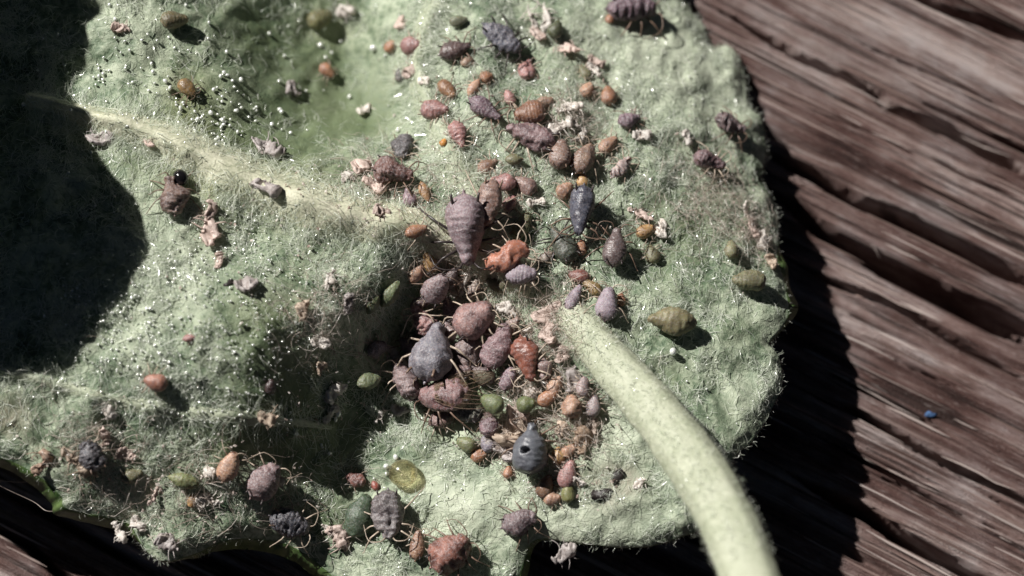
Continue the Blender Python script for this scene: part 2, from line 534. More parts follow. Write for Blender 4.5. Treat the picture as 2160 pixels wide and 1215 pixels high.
def H(x, y, fine=True):
    x = np.asarray(x, float); y = np.asarray(y, float); sh = x.shape
    x = x.ravel(); y = y.ravel()
    z = H0(x, y)
    for path, hh, mt in VPATH:
        lo = path[:, :2].min(0) - 1; hi = path[:, :2].max(0) + 1
        k = (x > lo[0]) & (x < hi[0]) & (y > lo[1]) & (y < hi[1])
        if k.any():
            d, w = path_dist(x[k], y[k], path)
            z[k] += hh * np.exp(-(d / (0.5 * w + 1e-6)) ** 2 * 1.3)
    if fine:
        z = z + 0.22 * fbm(x * 1.1, y * 1.1, 3, 3) + 0.065 * fbm(x * 3.6, y * 3.6, 8, 3)
    return z.reshape(sh)


def on_leaf(px, py, lift=0.0):
    z = 0.0
    for _ in range(7):
        p = W(px, py, z); z = float(H(p[0], p[1])) + lift
    return W(px, py, z)


OUT = [(1400, -200), (1425, -80), (1455, 10), (1486, 50), (1492, 90), (1508, 96), (1536, 92), (1560, 118), (1574, 160), (1576, 205), (1582, 226), (1608, 252), (1618, 305),
       (1610, 352), (1608, 382), (1632, 420), (1646, 480), (1640, 540), (1654, 590), (1664, 645), (1650, 690), (1624, 724), (1645, 755), (1650, 812),
       (1622, 872), (1590, 925), (1556, 955), (1535, 1000), (1515, 1060), (1488, 1105), (1440, 1130), (1370, 1149), (1290, 1151), (1210, 1142), (1145, 1134), (1116, 1150),
       (1104, 1185), (1080, 1250), (1020, 1330), (900, 1360), (780, 1300), (715, 1232), (690, 1204), (640, 1164), (590, 1140), (520, 1133), (455, 1143),
       (408, 1166), (352, 1184), (312, 1166), (286, 1128), (268, 1100), (220, 1088), (138, 1070), (128, 1046), (94, 1012), (60, 990), (0, 964),
       (-90, 965), (-190, 940), (-290, 880), (-430, 760), (-560, 500), (-600, 250), (-560, 0), (-480, -200), (-300, -330), (0, -390), (400, -420), (900, -420), (1250, -330)]
OUTW = np.array([on_leaf0(*p)[:2] for p in OUT])
outl = catmull(np.vstack([OUTW, OUTW[:1]]), 6)[:-1]
outl = outl + 0.03 * np.stack([vnoise(outl[:, 0] * 4, outl[:, 1] * 4, 5), vnoise(outl[:, 0] * 4, outl[:, 1] * 4, 6)], 1)


def inside(x, y, poly):
    r = np.zeros(len(x), bool)
    x1, y1 = poly[-1]
    for x2, y2 in poly:
        if y1 != y2:
            c = ((y1 > y) != (y2 > y)) & (x < (x2 - x1) * (y - y1) / (y2 - y1) + x1)
            r ^= c
        x1, y1 = x2, y2
    return r


def edge_dist(x, y, poly):
    best = np.full(len(x), 1e9); nx = np.zeros(len(x)); ny = np.zeros(len(x))
    P = np.vstack([poly, poly[:1]])
    for a, b in zip(P[:-1], P[1:]):
        d = b - a; t = np.clip(((x - a[0]) * d[0] + (y - a[1]) * d[1]) / (d @ d + 1e-12), 0, 1)
        qx = a[0] + t * d[0]; qy = a[1] + t * d[1]
        r = (x - qx) ** 2 + (y - qy) ** 2
        k = r < best
        best = np.where(k, r, best); nx = np.where(k, qx, nx); ny = np.where(k, qy, ny)
    return np.sqrt(best), nx, ny


def curl(d):
    return -0.15 * np.exp(-(d / 0.16) ** 2)


def blob(x, y, px, py, r):
    p = on_leaf0(px, py)
    return np.exp(-((x - p[0]) ** 2 + (y - p[1]) ** 2) / (r / 100.0) ** 2)


THIN_AND_SHADED = [(1420, 560, 80, .6), (1470, 480, 70, .7), (1400, 800, 55, .8), (1550, 700, 50, .5), (480, 290, 90, .8), (620, 290, 120, .8), (640, 150, 140, .75), (520, 60, 90, .7), (540, 690, 120, .7),
        (570, 830, 90, .9), (630, 950, 80, .9), (720, 930, 80, .8), (700, 1090, 60, .7), (250, 330, 50, .6), (330, 350, 70, .6), (1150, 170, 50, .6), (1380, 430, 60, .5), (1540, 870, 50, .4), (480, 930, 60, .6),
        (420, 960, 60, .4), (780, 250, 90, .7), (650, 560, 60, .4), (800, 200, 80, .4), (300, 200, 60, .3), (1330, 700, 40, .4), (900, 930, 60, .4), (350, 640, 60, .3)]  # thin felt, plus shade painted on the left lobe's flank and upper-left hollow
leaf = bpy.data.objects.new('leaf', None)
COL.objects.link(leaf)
tag(leaf, 'felted grey-green leaf, underside up, crowded with aphids on weathered wood', 'leaf')

step = 0.055
gx = np.arange(outl[:, 0].min() - step, outl[:, 0].max() + 2 * step, step)
gy = np.arange(outl[:, 1].min() - step, outl[:, 1].max() + 2 * step, step)
X, Y = np.meshgrid(gx, gy, indexing='ij')
nxg, nyg = X.shape
cx = (X[:-1, :-1] + step / 2).ravel(); cy = (Y[:-1, :-1] + step / 2).ravel()
keep = inside(cx, cy, outl).reshape(nxg - 1, nyg - 1)
I, J = np.nonzero(keep)
idx = lambda i, j: i * nyg + j
F = np.stack([idx(I, J), idx(I + 1, J), idx(I + 1, J + 1), idx(I, J + 1)], 1)
cnt = np.zeros(nxg * nyg, int)
np.add.at(cnt, F.ravel(), 1)
used = np.nonzero(cnt)[0]
remap = -np.ones(nxg * nyg, int); remap[used] = np.arange(len(used))
F = remap[F]
vx = X.ravel()[used].copy(); vy = Y.ravel()[used].copy()
bd = cnt[used] < 4
ed, qx, qy = edge_dist(vx, vy, outl)
vx[bd] = qx[bd]; vy[bd] = qy[bd]; ed[bd] = 0
vz = H(vx, vy) + curl(ed)
nv = len(vx)
top = np.stack([vx, vy, vz], 1)
bot = np.stack([vx, vy, vz - 0.12 - 0.12 * np.minimum(ed, 1)], 1)
rollw = np.clip(sum(blob(vx, vy, a, b, r) for a, b, r in [(20, 960, 60), (90, 1010, 40), (130, 1055, 30), (190, 1085, 40), (250, 1100, 40), (450, 1145, 50), (530, 1135, 50), (600, 1145, 50), (670, 1190, 45), (1108, 1175, 36), (1085, 1240, 50), (1625, 560, 40), (1650, 640, 40)]), 0, 1) * (ed < 0.16)
oc = outl.mean(0); ov = np.stack([vx, vy], 1) - oc; ov /= np.linalg.norm(ov, axis=1)[:, None]
bot[:, :2] += ov * (0.26 * rollw)[:, None]; bot[:, 2] -= 0.10 * rollw
# rim quads
e = np.concatenate([F[:, [0, 1]], F[:, [1, 2]], F[:, [2, 3]], F[:, [3, 0]]])
key = np.sort(e, 1); kk = key[:, 0].astype(np.int64) * nv + key[:, 1]
u, ix, ct = np.unique(kk, return_index=True, return_counts=True)
be = e[ix[ct == 1]]
rim = np.stack([be[:, 1], be[:, 0], be[:, 0] + nv, be[:, 1] + nv], 1)
FF = np.vstack([F, F[:, ::-1] + nv, rim])
mi = np.concatenate([np.zeros(len(F)), np.ones(len(F) + len(rim))])
blade = mesh_obj('blade', np.vstack([top, bot]), FF, (M['blade'], M['edge']), leaf, True, mi)


yel = sum(k * blob(vx, vy, a, b, r) for a, b, r, k in [(480, 350, 90, 1.0), (620, 400, 80, .9), (400, 310, 80, .8), (700, 230, 90, .4), (400, 190, 60, .5), (690, 60, 70, .4), (550, 670, 60, .35)])
brn = sum(k * blob(vx, vy, a, b, r) for a, b, r, k in [(1300, 1008, 34, 1.1), (1285, 1045, 32, 1.0), (1240, 1040, 60, .5), (1330, 1020, 40, .5), (20, 880, 50, .6), (620, 400, 40, .35)])
pale = sum(k * blob(vx, vy, a, b, r) for a, b, r, k in [(1420, 90, 160, .9), (1530, 200, 120, .7), (1300, 120, 120, .6), (1300, 1110, 130, .7), (1600, 850, 80, .5), (950, 1090, 130, .4), (1330, 930, 60, .4), (380, 520, 110, .5), (250, 20, 60, .5), (850, 120, 90, .35), (1180, 1120, 60, .6), (1250, 300, 60, .4), (1010, 265, 50, .8), (1280, 915, 50, .8), (960, 1070, 60, .7), (300, 640, 70, .5), (1230, 400, 50, .5), (1100, 1060, 60, .5)])
grn = sum(k * blob(vx, vy, a, b, r) for a, b, r, k in THIN_AND_SHADED)
cg = blade.data.color_attributes.new('thin_felt_shade', 'FLOAT_COLOR', 'POINT')
cgd = np.ones((2 * nv, 4), np.float32); cgd[:nv, :3] = np.clip(grn, 0, 1)[:, None]; cgd[nv:, :3] = 0
cg.data.foreach_set('color', cgd.ravel())
ca = blade.data.color_attributes.new('stain', 'FLOAT_COLOR', 'POINT')
colr = np.ones((2 * nv, 4), np.float32)
for i, a in enumerate((yel, brn, pale)):
    colr[:nv, i] = np.clip(a, 0, 1); colr[nv:, i] = 0
ca.data.foreach_set('color', colr.ravel())

for path, hh, mt in VPATH:
    if hh < 0.09: continue               # under the felt: relief only
    n = len(path); m_ = 13
    d = np.gradient(path[:, :2], axis=0); d /= np.linalg.norm(d, axis=1)[:, None]
    nr = np.stack([-d[:, 1], d[:, 0]], 1)
    s = np.linspace(-1, 1, m_)
    wob = 1 + 0.35 * vnoise(path[:, 0] * 2.3, path[:, 1] * 2.3, 9)
    q = path[:, None, :2] + nr[:, None, :] * (s[None, :, None] * (path[:, 2] * (0.78 if mt == 'vein' else 0.55) * wob)[:, None, None])
    z = H(q[..., 0], q[..., 1]) + (0.075 if mt == 'vein' else 0.012) * (1 - s ** 2)[None, :] - 0.06 * (np.abs(s) > 0.8)[None, :]
    v = np.concatenate([q, z[..., None]], 2).reshape(-1, 3)
    f = np.array([(i * m_ + j, (i + 1) * m_ + j, (i + 1) * m_ + j + 1, i * m_ + j + 1) for i in range(n - 1) for j in range(m_ - 1)])[:, ::-1]
    ok = inside(v[:, 0], v[:, 1], outl)
    f = f[ok[f].all(1)]
    mesh_obj('vein', v, f, (M[mt],), leaf)

# stalk
PET = [(1090, 570, 40, -0.62), (1150, 618, 62, -0.44), (1205, 668, 82, -0.16), (1275, 745, 92, 0.25), (1362, 842, 102, 0.85), (1440, 940, 110, 1.45), (1500, 1030, 114, 2.0), (1545, 1115, 116, 2.5), (1582, 1215, 118, 3.0), (1635, 1390, 122, 3.9), (1660, 1600, 122, 4.8)]
pc = catmull([[*W(a, b, z), w / 200.0] for a, b, w, z in PET], 10)
mb = MB()
n = len(pc); sides = 36
d = np.gradient(pc[:, :3], axis=0); d /= np.linalg.norm(d, axis=1)[:, None]
a = np.cross(d, (0, 0, 1.0)); a /= np.linalg.norm(a, axis=1)[:, None]; b = np.cross(a, d)
th = np.linspace(0, 2 * np.pi, sides, endpoint=False)
ii = np.arange(n)[:, None]
rr = pc[:, 3][:, None] * (1 + 0.05 * np.cos(3 * th + 0.4)[None, :] + 0.028 * np.cos(9 * th + 0.4 * np.sin(ii * 0.12)) + 0.10 * vnoise(ii * 0.25, np.cos(th)[None, :] * 1.5 + 3, 2) + 0.05 * vnoise(ii * 0.9, np.sin(th)[None, :] * 4 + 9, 4))
pv = pc[:, None, :3] + rr[..., None] * (np.cos(th)[None, :, None] * a[:, None, :] + 0.72 * np.sin(th)[None, :, None] * b[:, None, :])
PETV = pv
f = [(i * sides + j, i * sides + (j + 1) % sides, (i + 1) * sides + (j + 1) % sides, (i + 1) * sides + j) for i in range(n - 1) for j in range(sides)]
f.append(tuple(range(sides))[::-1]); f.append(tuple((n - 1) * sides + j for j in range(sides)))
mb.add(pv.reshape(-1, 3), [q[::-1] for q in f])
petiole = mb.build('petiole', (M['petiole'],), leaf)

# unseen lobe added left of the picture, shaped to shade the leaf's left side
SHADE = [(165, -60), (205, 0), (214, 30), (182, 55), (192, 100), (184, 142), (160, 155), (150, 200), (165, 228), (198, 245), (190, 295), (238, 368), (286, 418), (306, 478),
         (318, 518), (292, 572), (270, 632), (240, 652), (202, 722), (160, 772), (120, 796), (80, 760), (40, 712), (10, 674), (-60, 640)]
LZ = 6.0
sh = []
for p in SHADE:
    q = on_leaf(*p)
    h = LZ - 0.12 * (p[1] - 300) / 100.0
    k = (h - q[2]) / to_sun.z
    sh.append(q + k * np.array(to_sun))
sh = np.array(sh)
# sweep from the traced rim back to a hinge on the leaf's far left margin
hx = np.linspace(0, 1, 12)
mv = []
hinge = np.array([[-17.5 + 0.3 * math.sin(i), 8.6 - 9.5 * i / (len(sh) - 1)] for i in range(len(sh))])
for i, p in enumerate(sh):
    hz = float(H0(max(hinge[i, 0], -15.5), min(max(hinge[i, 1], -2), 8))) - 0.2
    for t in hx:
        xy = p[:2] * (1 - t) + hinge[i] * t
        z = p[2] * (1 - t ** 2.2) + hz * t ** 2.2 + 0.25 * math.sin(t * 5 + i * 0.6) * (1 - t) * t * 2
        mv.append((xy[0], xy[1], z))
mv = np.array(mv); k = len(hx); nn_ = len(mv)
f = []
for i in range(len(sh) - 1):
    for j in range(k - 1):
        q = (i * k + j, (i + 1) * k + j, (i + 1) * k + j + 1, i * k + j + 1)
        f.append(q); f.append(tuple(x + nn_ for x in q[::-1]))
bnd = [(i * k) for i in range(len(sh))] + [((len(sh) - 1) * k + j) for j in range(1, k)] + [(i * k + k - 1) for i in range(len(sh) - 2, -1, -1)] + [j for j in range(k - 2, 0, -1)]
for p, q in zip(bnd, bnd[1:] + bnd[:1]):
    f.append((q, p, p + nn_, q + nn_))
mesh_obj('added_shade_lobe', np.vstack([mv, mv - (0, 0, 0.2)]), f, (M['blade'],), leaf)

# ------------------------------------------------------------------ hairs of the leaf
def ribbons(P, wdt, side):
    """P: (n,k,3) centre lines, wdt (n,k) half widths, side (n,3)"""
    n, k, _ = P.shape
    L_ = P - wdt[..., None] * side[:, None, :]; R_ = P + wdt[..., None] * side[:, None, :]
    v = np.stack([L_, R_], 2).reshape(-1, 3)
    base = (np.arange(n) * k * 2)[:, None]
    j = np.arange(k - 1)[None, :] * 2
    f = np.stack([base + j, base + j + 1, base + j + 3, base + j + 2], 2).reshape(-1, 4)
    return v, f


def hair_set(x, y, z0, length, ang, hgt, wid, k=4, wave=0.5, r=rng):
    n = len(x)
    t = np.linspace(0, 1, k)[None, :]
    turn = r.normal(0, wave, n)[:, None]
    wig = r.normal(0, wave * 0.6, (n, k)).cumsum(1)
    a = ang[:, None] + turn * t * 2 + wig
    sl = length[:, None] / (k - 1)
    dx = np.cumsum(np.cos(a) * sl, 1) - np.cos(a[:, :1]) * sl; dy = np.cumsum(np.sin(a) * sl, 1) - np.sin(a[:, :1]) * sl
    px = x[:, None] + dx; py = y[:, None] + dy
    arch = hgt[:, None] * (np.sin(np.pi * t * 0.8))
    return px, py, arch, a


FR_LO, FR_HI = W(-150, 1350, 0), W(1750, -150, 0)


def leaf_hairs(n, dens, lmin, lmax, hmax, wid, wave, k=4):
    x = rng.uniform(max(FR_LO[0], outl[:, 0].min()), FR_HI[0], n); y = rng.uniform(FR_LO[1], FR_HI[1], n)
    ok = inside(x, y, outl); x, y = x[ok], y[ok]
    p = dens(x, y); ok = rng.random(len(x)) < p; x, y = x[ok], y[ok]
    m = len(x)
    ln = rng.uniform(lmin, lmax, m); an = rng.normal(0, 0.65, m) + 9.0 * fbm(x * 1.3, y * 1.3, 12, 2)
    px, py, arch, a = hair_set(x, y, None, ln, an, rng.uniform(0.1, 1, m) ** 2 * hmax + 0.02, wid, k, wave)
    ok = inside(px[:, -1], py[:, -1], outl)
    return px[ok], py[ok], arch[ok], a[ok]


# fast height lookup on the mesh grid
HG = H(X, Y).astype(np.float64)
HG.ravel()[used] += curl(ed)


def Hq(x, y):
    fx = np.clip((x - gx[0]) / step, 0, nxg - 1.001); fy = np.clip((y - gy[0]) / step, 0, nyg - 1.001)
    i = fx.astype(int); j = fy.astype(int); u = fx - i; w = fy - j
    return (HG[i, j] * (1 - u) + HG[i + 1, j] * u) * (1 - w) + (HG[i, j + 1] * (1 - u) + HG[i + 1, j + 1] * u) * w


def dens_main(x, y):
    g = 0.06 + 2.6 * np.clip(fbm(x * 1.6, y * 1.6, 21, 5, 0.7) - 0.0, 0, 1)
    bald = blob(x, y, 520, 700, 170) * 0.75 + blob(x, y, 330, 180, 170) * 0.7 + blob(x, y, 600, 130, 220) * 0.7 + blob(x, y, 470, 350, 90) * 0.6 + blob(x, y, 800, 130, 150) * .6
    g = g * np.clip(1 - bald, 0.12, 1) + 0.5 * blob(x, y, 1200, 330, 200) + 0.6 * blob(x, y, 800, 530, 90) + 0.4 * blob(x, y, 1480, 480, 130)
    g = g * np.clip(1 - 0.6 * sum(k * blob(x, y, a, b, r) for a, b, r, k in THIN_AND_SHADED), 0.3, 1)
    for k_ in (0, 1):
        dd, ww_ = path_dist(x, y, VPATH[k_][0]); g = g * np.clip(dd / (0.6 * ww_ + 1e-6), 0.3, 1) ** 2
    return np.clip(g, 0, 1)


def vein_hairs(n, vi, lmin, lmax):
    path = VPATH[vi][0]
    t = rng.uniform(0, len(path) - 1.01, n); i = t.astype(int); u = t - i
    p = path[i] * (1 - u)[:, None] + path[i + 1] * u[:, None]
    d = path[i + 1, :2] - path[i, :2]; d /= np.linalg.norm(d, axis=1)[:, None]
    s = rng.choice([-1, 1], n)
    nr = np.stack([-d[:, 1], d[:, 0]], 1) * s[:, None]
    q = p[:, :2] + nr * (p[:, 2] * 0.5 * rng.uniform(0.0, 1.2, n))[:, None]
    an = np.arctan2(nr[:, 1], nr[:, 0]) + rng.normal(0, 0.7, n)
    return hair_set(q[:, 0], q[:, 1], None, rng.uniform(lmin, lmax, n), an, rng.uniform(0.03, 0.22, n), None, 5, 0.3)


def make_hair(name, sets, wid, mat, parent, zoff=0.0):
    V, Fs, nb = [], [], 0
    for px, py, arch, a in sets:
        n, k = px.shape
        z = Hq(px.ravel(), py.ravel()).reshape(n, k) + arch + zoff
        P = np.stack([px, py, z], 2)
        am = a.mean(1); tilt = rng.uniform(-0.9, 0.9, n)
        side = np.stack([-np.sin(am) * np.cos(tilt), np.cos(am) * np.cos(tilt), np.sin(tilt)], 1)
        w = (wid * rng.uniform(0.6, 1.3, n))[:, None] * np.linspace(1, 0.35, k)[None, :]
        v, f = ribbons(P, w, side)
        V.append(v); Fs.append(f + nb); nb += len(v)
    o = mesh_obj(name, np.vstack(V), np.vstack(Fs), (mat,), parent)
    o['kind'] = 'stuff'
    return o


make_hair('felt_hair', [leaf_hairs(190000, dens_main, 0.10, 0.34, 0.05, None, 0.6, 4)], 0.0072, M['hair'], leaf)
long_sets = [leaf_hairs(16000, dens_main, 0.25, 0.7, 0.16, None, 0.8, 6), vein_hairs(3000, 0, 0.12, 0.7), vein_hairs(2000, 1, 0.12, 0.6), vein_hairs(500, 2, 0.3, 0.5)]
make_hair('long_hair', long_sets, 0.0065, M['hair'], leaf)

# hairs standing out from the margin and the stalk
nm = 1500
t = rng.uniform(0, len(outl) - 0.01, nm); i = t.astype(int); u = t - i
o2 = np.vstack([outl, outl[:1]])
q = o2[i] * (1 - u)[:, None] + o2[i + 1] * u[:, None]
d = o2[i + 1] - o2[i]; d /= np.linalg.norm(d, axis=1)[:, None] + 1e-9
area = 0.5 * np.sum(outl[:, 0] * np.roll(outl[:, 1], -1) - np.roll(outl[:, 0], -1) * outl[:, 1])
nr = np.stack([d[:, 1], -d[:, 0]], 1) * (1 if area > 0 else -1)
an = np.arctan2(nr[:, 1], nr[:, 0]) + rng.normal(0, 0.6, nm)
px, py, arch, a = hair_set(q[:, 0], q[:, 1], None, rng.uniform(0.05, 0.17, nm) * rng.uniform(0.4, 1.2, nm), an, rng.uniform(0, 0.06, nm), None, 4, 0.5)
z0 = Hq(q[:, 0], q[:, 1]) - 0.06 - rng.uniform(0, 0.12, nm)
P = np.stack([px, py, z0[:, None] + rng.normal(0, 0.03, nm)[:, None] * np.arange(4)[None, :] + arch], 2)
side = np.stack([-np.sin(an), np.cos(an), rng.normal(0, 0.5, nm)], 1); side /= np.linalg.norm(side, axis=1)[:, None]
v1, f1 = ribbons(P, 0.006 * np.ones((nm, 1)) * np.linspace(1, .4, 4)[None], side)
npet = 8000
pi = rng.integers(8, PETV.shape[0] - 22, npet); pj = rng.integers(0, sides, npet)
base = PETV[pi, pj]; ctr = pc[pi, :3]
nrm = base - ctr; nrm /= np.linalg.norm(nrm, axis=1)[:, None]
base = base + rng.normal(0, 0.04, (npet, 3))
tan = np.cross(nrm, rng.normal(0, 1, (npet, 3))); tan /= np.linalg.norm(tan, axis=1)[:, None]
hl = rng.uniform(0.04, 0.11, npet)[:, None]; up_ = (rng.random(npet) < 0.4)[:, None] * rng.uniform(0.3, 1.0, (npet, 1))
P2 = np.stack([base - 0.02 * nrm, base + hl * ((0.15 + 0.5 * up_) * nrm + 0.5 * tan), base + hl * ((0.2 + 0.9 * up_) * nrm + 1.0 * tan)], 1)
side2 = np.cross(nrm, tan)
v2, f2 = ribbons(P2, 0.0065 * np.ones((npet, 1)) * np.linspace(1, .4, 3)[None], side2)
mh = mesh_obj('fringe_hair', np.vstack([v1, v2]), np.vstack([f1, f2 + len(v1)]), (M['hair'],), leaf)
mh['kind'] = 'stuff'

# glistening gland droplets on the leaf
import bmesh
bm = bmesh.new(); bmesh.ops.create_icosphere(bm, subdivisions=2, radius=1.0)
bm.verts.ensure_lookup_table()
IV = np.array([v.co[:] for v in bm.verts]); IF = np.array([[v.index for v in f_.verts] for f_ in bm.faces]); bm.free()
bm = bmesh.new(); bmesh.ops.create_icosphere(bm, subdivisions=1, radius=1.0); bm.verts.ensure_lookup_table()
ICO = np.array([[v.index for v in f_.verts] for f_ in bm.faces]); bm.free()
DR = []
for cxp, cyp, sx, sy, n, r0, r1 in [(330, 150, 130, 95, 130, .024, .042), (470, 255, 75, 45, 100, .024, .042), (480, 650, 150, 110, 850, .012, .023), (250, 700, 80, 70, 240, .014, .027),
                                    (430, 860, 130, 30, 150, .012, .024), (180, 820, 100, 60, 60, .009, .018), (560, 530, 140, 60, 180, .011, .02), (1000, 1000, 150, 70, 40, .010, .022),
                                    (1350, 600, 150, 120, 90, .009, .018), (1000, 330, 120, 120, 80, .008, .016), (1250, 350, 150, 140, 110, .008, .016), (1450, 800, 90, 130, 40, .010, .022),
                                    (750, 120, 90, 80, 16, .03, .05), (1430, 230, 110, 110, 50, .010, .02), (700, 980, 60, 60, 18, .014, .028), (500, 1000, 150, 80, 40, .008, .014), (640, 420, 150, 50, 60, .008, .016)]:
    for _ in range(n):
        DR.append((cxp + rng.normal(0, sx), cyp + rng.normal(0, sy), rng.uniform(r0, r1) * rng.choice([0.45, 0.7, 0.9, 1.0, 1.3])))
DR += [(a, b, r) for a, b, r in [(695, 957, .045), (626, 918, .055), (714, 872, .07), (708, 884, .055), (1419, 745, .09), (775, 345, .05), (840, 277, .055), (788, 105, .08), (676, 98, .05), (684, 62, .05), (815, 985, .07), (835, 965, .06), (815, 1000, .05)]]
DV, DF, nb = [], [], 0
for a_, b_, r in DR:
    p = on_leaf0(a_, b_)
    if not inside(np.array([p[0]]), np.array([p[1]]), outl)[0]: continue
    z = float(Hq(np.array([p[0]]), np.array([p[1]]))[0])
    DV.append(IV * r * rng.uniform(0.75, 1.2, 3) * (1 + 0.12 * np.sin(IV @ rng.normal(0, 2.5, 3) + rng.uniform(0, 6)))[:, None] + (p[0], p[1], z + r * 0.6 + 0.035)); DF.append(IF + nb); nb += len(IV)
gd = mesh_obj('gland_droplets', np.vstack(DV), np.vstack(DF), (M['drop'],), leaf)
gd['kind'] = 'stuff'

# ------------------------------------------------------------------ the weathered board
GA = math.radians(-27.3)
gdir = np.array((math.cos(GA), math.sin(GA))); gnor = np.array((-math.sin(GA), math.cos(GA)))
WZ = -3.0
CR = [([(1900, -20), (1980, 15), (2080, 50), (2160, 84)], 0.10, 0.9), ([(1560, 40), (1690, 118), (1830, 182), (1880, 226), (2010, 272), (2160, 350)], 0.13, 2.0),
      ([(1640, 330), (1720, 362), (1820, 420), (1930, 470), (1990, 502), (2160, 588)], 0.16, 2.4), ([(1660, 420), (1730, 478), (1880, 562), (1980, 612), (2160, 706)], 0.18, 2.6),
      ([(1700, 560), (1760, 592), (1890, 642), (2050, 736), (2160, 790)], 0.08, 0.6), ([(1780, 800), (1900, 850), (2010, 905)], 0.05, 0.3),
      ([(1760, 850), (1815, 872), (1890, 912), (2030, 990), (2160, 1052)], 0.085, 0.9), ([(1790, 950), (1930, 1022), (2050, 1092)], 0.06, 0.5),
      ([(1740, 1040), (1830, 1084), (1900, 1132), (2000, 1180), (2160, 1260)], 0.16, 2.2), ([(1800, 700), (1920, 775), (2050, 830)], 0.035, 0.25),
      ([(1950, 320), (2050, 375), (2160, 420)], 0.05, 0.3), ([(1850, 1000), (2000, 1065), (2160, 1140)], 0.04, 0.35), ([(1900, 930), (2040, 1010), (2160, 1090)], 0.03, 0.3),
      ([(1760, 640), (1900, 710), (2160, 850)], 0.03, 0.25), ([(1700, 230), (1860, 290), (2160, 450)], 0.03, 0.25), ([(1800, 80), (1960, 150), (2160, 240)], 0.04, 0.3),
      ([(0, 1120), (60, 1150), (130, 1215), (180, 1260)], 0.10, 0.9), ([(60, 1060), (200, 1140), (330, 1215)], 0.08, 0.7)]
uu = np.arange(-25, 25.01, 0.16); vv = np.arange(-14.5, 14.51, 0.03)
U, V_ = np.meshgrid(uu, vv, indexing='ij')
Uw = U; Vw = V_ + 0.22 * fbm(U / 16, V_ / 9, 40, 2)
hz = 0.45 * fbm(Uw / 20, Vw / 2.2, 41, 2) + 0.24 * fbm(Uw / 14, Vw / 0.6, 43, 3) + 0.16 * fbm(Uw / 8, Vw / 0.2, 47, 2) + 0.06 * fbm(Uw / 2.2, Vw / 0.10, 52, 1)
fur = np.clip(fbm(Uw / 17, Vw / 0.33, 61, 2) - 0.25, 0, 1); hz -= 0.9 * fur


def crack(ul, vl, w, dp, hz):
    vc = np.interp(uu, ul, vl) + 0.12 * fbm(uu / 5.0, 0 * uu, int(abs(vl[0]) * 10) % 50 + 70, 2)
    ends = np.clip((uu - ul[0] + 1.0) / 1.6, 0, 1) * np.clip((ul[-1] + 1.0 - uu) / 1.6, 0, 1)
    ww = w * ends * (1 + 0.9 * fbm(uu / 4.0, 0 * uu + 5, 77, 2))
    dv = np.abs(V_ - vc[:, None])
    ww = np.maximum(ww, w * 0.55 * ends)
    dp = dp * 2.0
    k = np.clip((ww[:, None] - dv) / 0.085, 0, 1)
    return hz - dp * k - 0.035 * dp * np.exp(-(dv / (2.6 * w)) ** 2) * ends[:, None] * 0.6


for pts, w, dp in CR:
    q = np.array([W(a, b, WZ)[:2] for a, b in pts])
    hz = crack(q @ gdir, q @ gnor, w, dp, hz)
r2 = np.random.default_rng(5)
for _ in range(26):                       # the board goes on beyond the picture
    v0 = r2.uniform(-14, 14); u0 = r2.uniform(-26, 14); L_ = r2.uniform(5, 14)
    cpt = np.array([u0 + L_ / 2, v0]); wx = gdir * cpt[0] + gnor * v0
    if -11.5 < wx[0] < 12.5 and -7.5 < wx[1] < 7.5: continue
    hz = crack(np.array([u0, u0 + L_]), np.array([v0, v0 + r2.normal(0, .3)]), r2.uniform(.04, .16), r2.uniform(.4, 1.5), hz)
nu, nvv = U.shape
v = np.stack([U, V_, hz], 2).reshape(-1, 3)
I, J = np.meshgrid(np.arange(nu - 1), np.arange(nvv - 1), indexing='ij')
I = I.ravel(); J = J.ravel()
f = np.stack([I * nvv + J, (I + 1) * nvv + J, (I + 1) * nvv + J + 1, I * nvv + J + 1], 1)
wood = mesh_obj('weathered_board', v, f, (M['wood'],))
wood.rotation_euler = (0, 0, GA)
wood.location = (0, 0, WZ)
tag(wood, 'weathered grey-brown wooden board with long dark cracks', None, None, 'structure')


# split fibres and slivers lying along the grain
nf = 2000
fu = rng.uniform(-16, 16, nf); fv = rng.uniform(-13, 13, nf); fl = rng.uniform(0.5, 3.2, nf)
tt_ = np.linspace(0, 1, 5)[None, :]
pu = fu[:, None] + fl[:, None] * tt_; pv_ = fv[:, None] + rng.normal(0, 0.012, nf)[:, None] * fl[:, None] * tt_ + rng.normal(0, 0.006, (nf, 5))
iu = np.clip(np.round((pu - uu[0]) / 0.16).astype(int), 0, nu - 1); iv = np.clip(np.round((pv_ - vv[0]) / 0.03).astype(int), 0, nvv - 1)
pz = np.maximum(hz[iu, iv], np.median(hz[iu, iv], axis=1)[:, None] - 0.05) + 0.012 + rng.uniform(0, 0.05, nf)[:, None] * tt_ ** 3
sd = np.stack([np.zeros(nf), np.cos(rng.uniform(-0.7, 0.7, nf)), np.sin(rng.uniform(-0.7, 0.7, nf))], 1)
fw = rng.uniform(0.008, 0.032, nf)[:, None] * np.array([0.3, 1, 1, 0.8, 0.15])[None, :]
v, f = ribbons(np.stack([pu, pv_, pz], 2), fw, sd)
wf = mesh_obj('wood_fibres', v, f, (M['fibre'],), wood)
wf['kind'] = 'stuff'


def wood_z(x, y):
    u_ = x * gdir[0] + y * gdir[1]; v_ = x * gnor[0] + y * gnor[1]
    i = int(np.clip(round((u_ - uu[0]) / 0.16), 0, nu - 1)); j = int(np.clip(round((v_ - vv[0]) / 0.03), 0, nvv - 1))
    return WZ + hz[i, j]
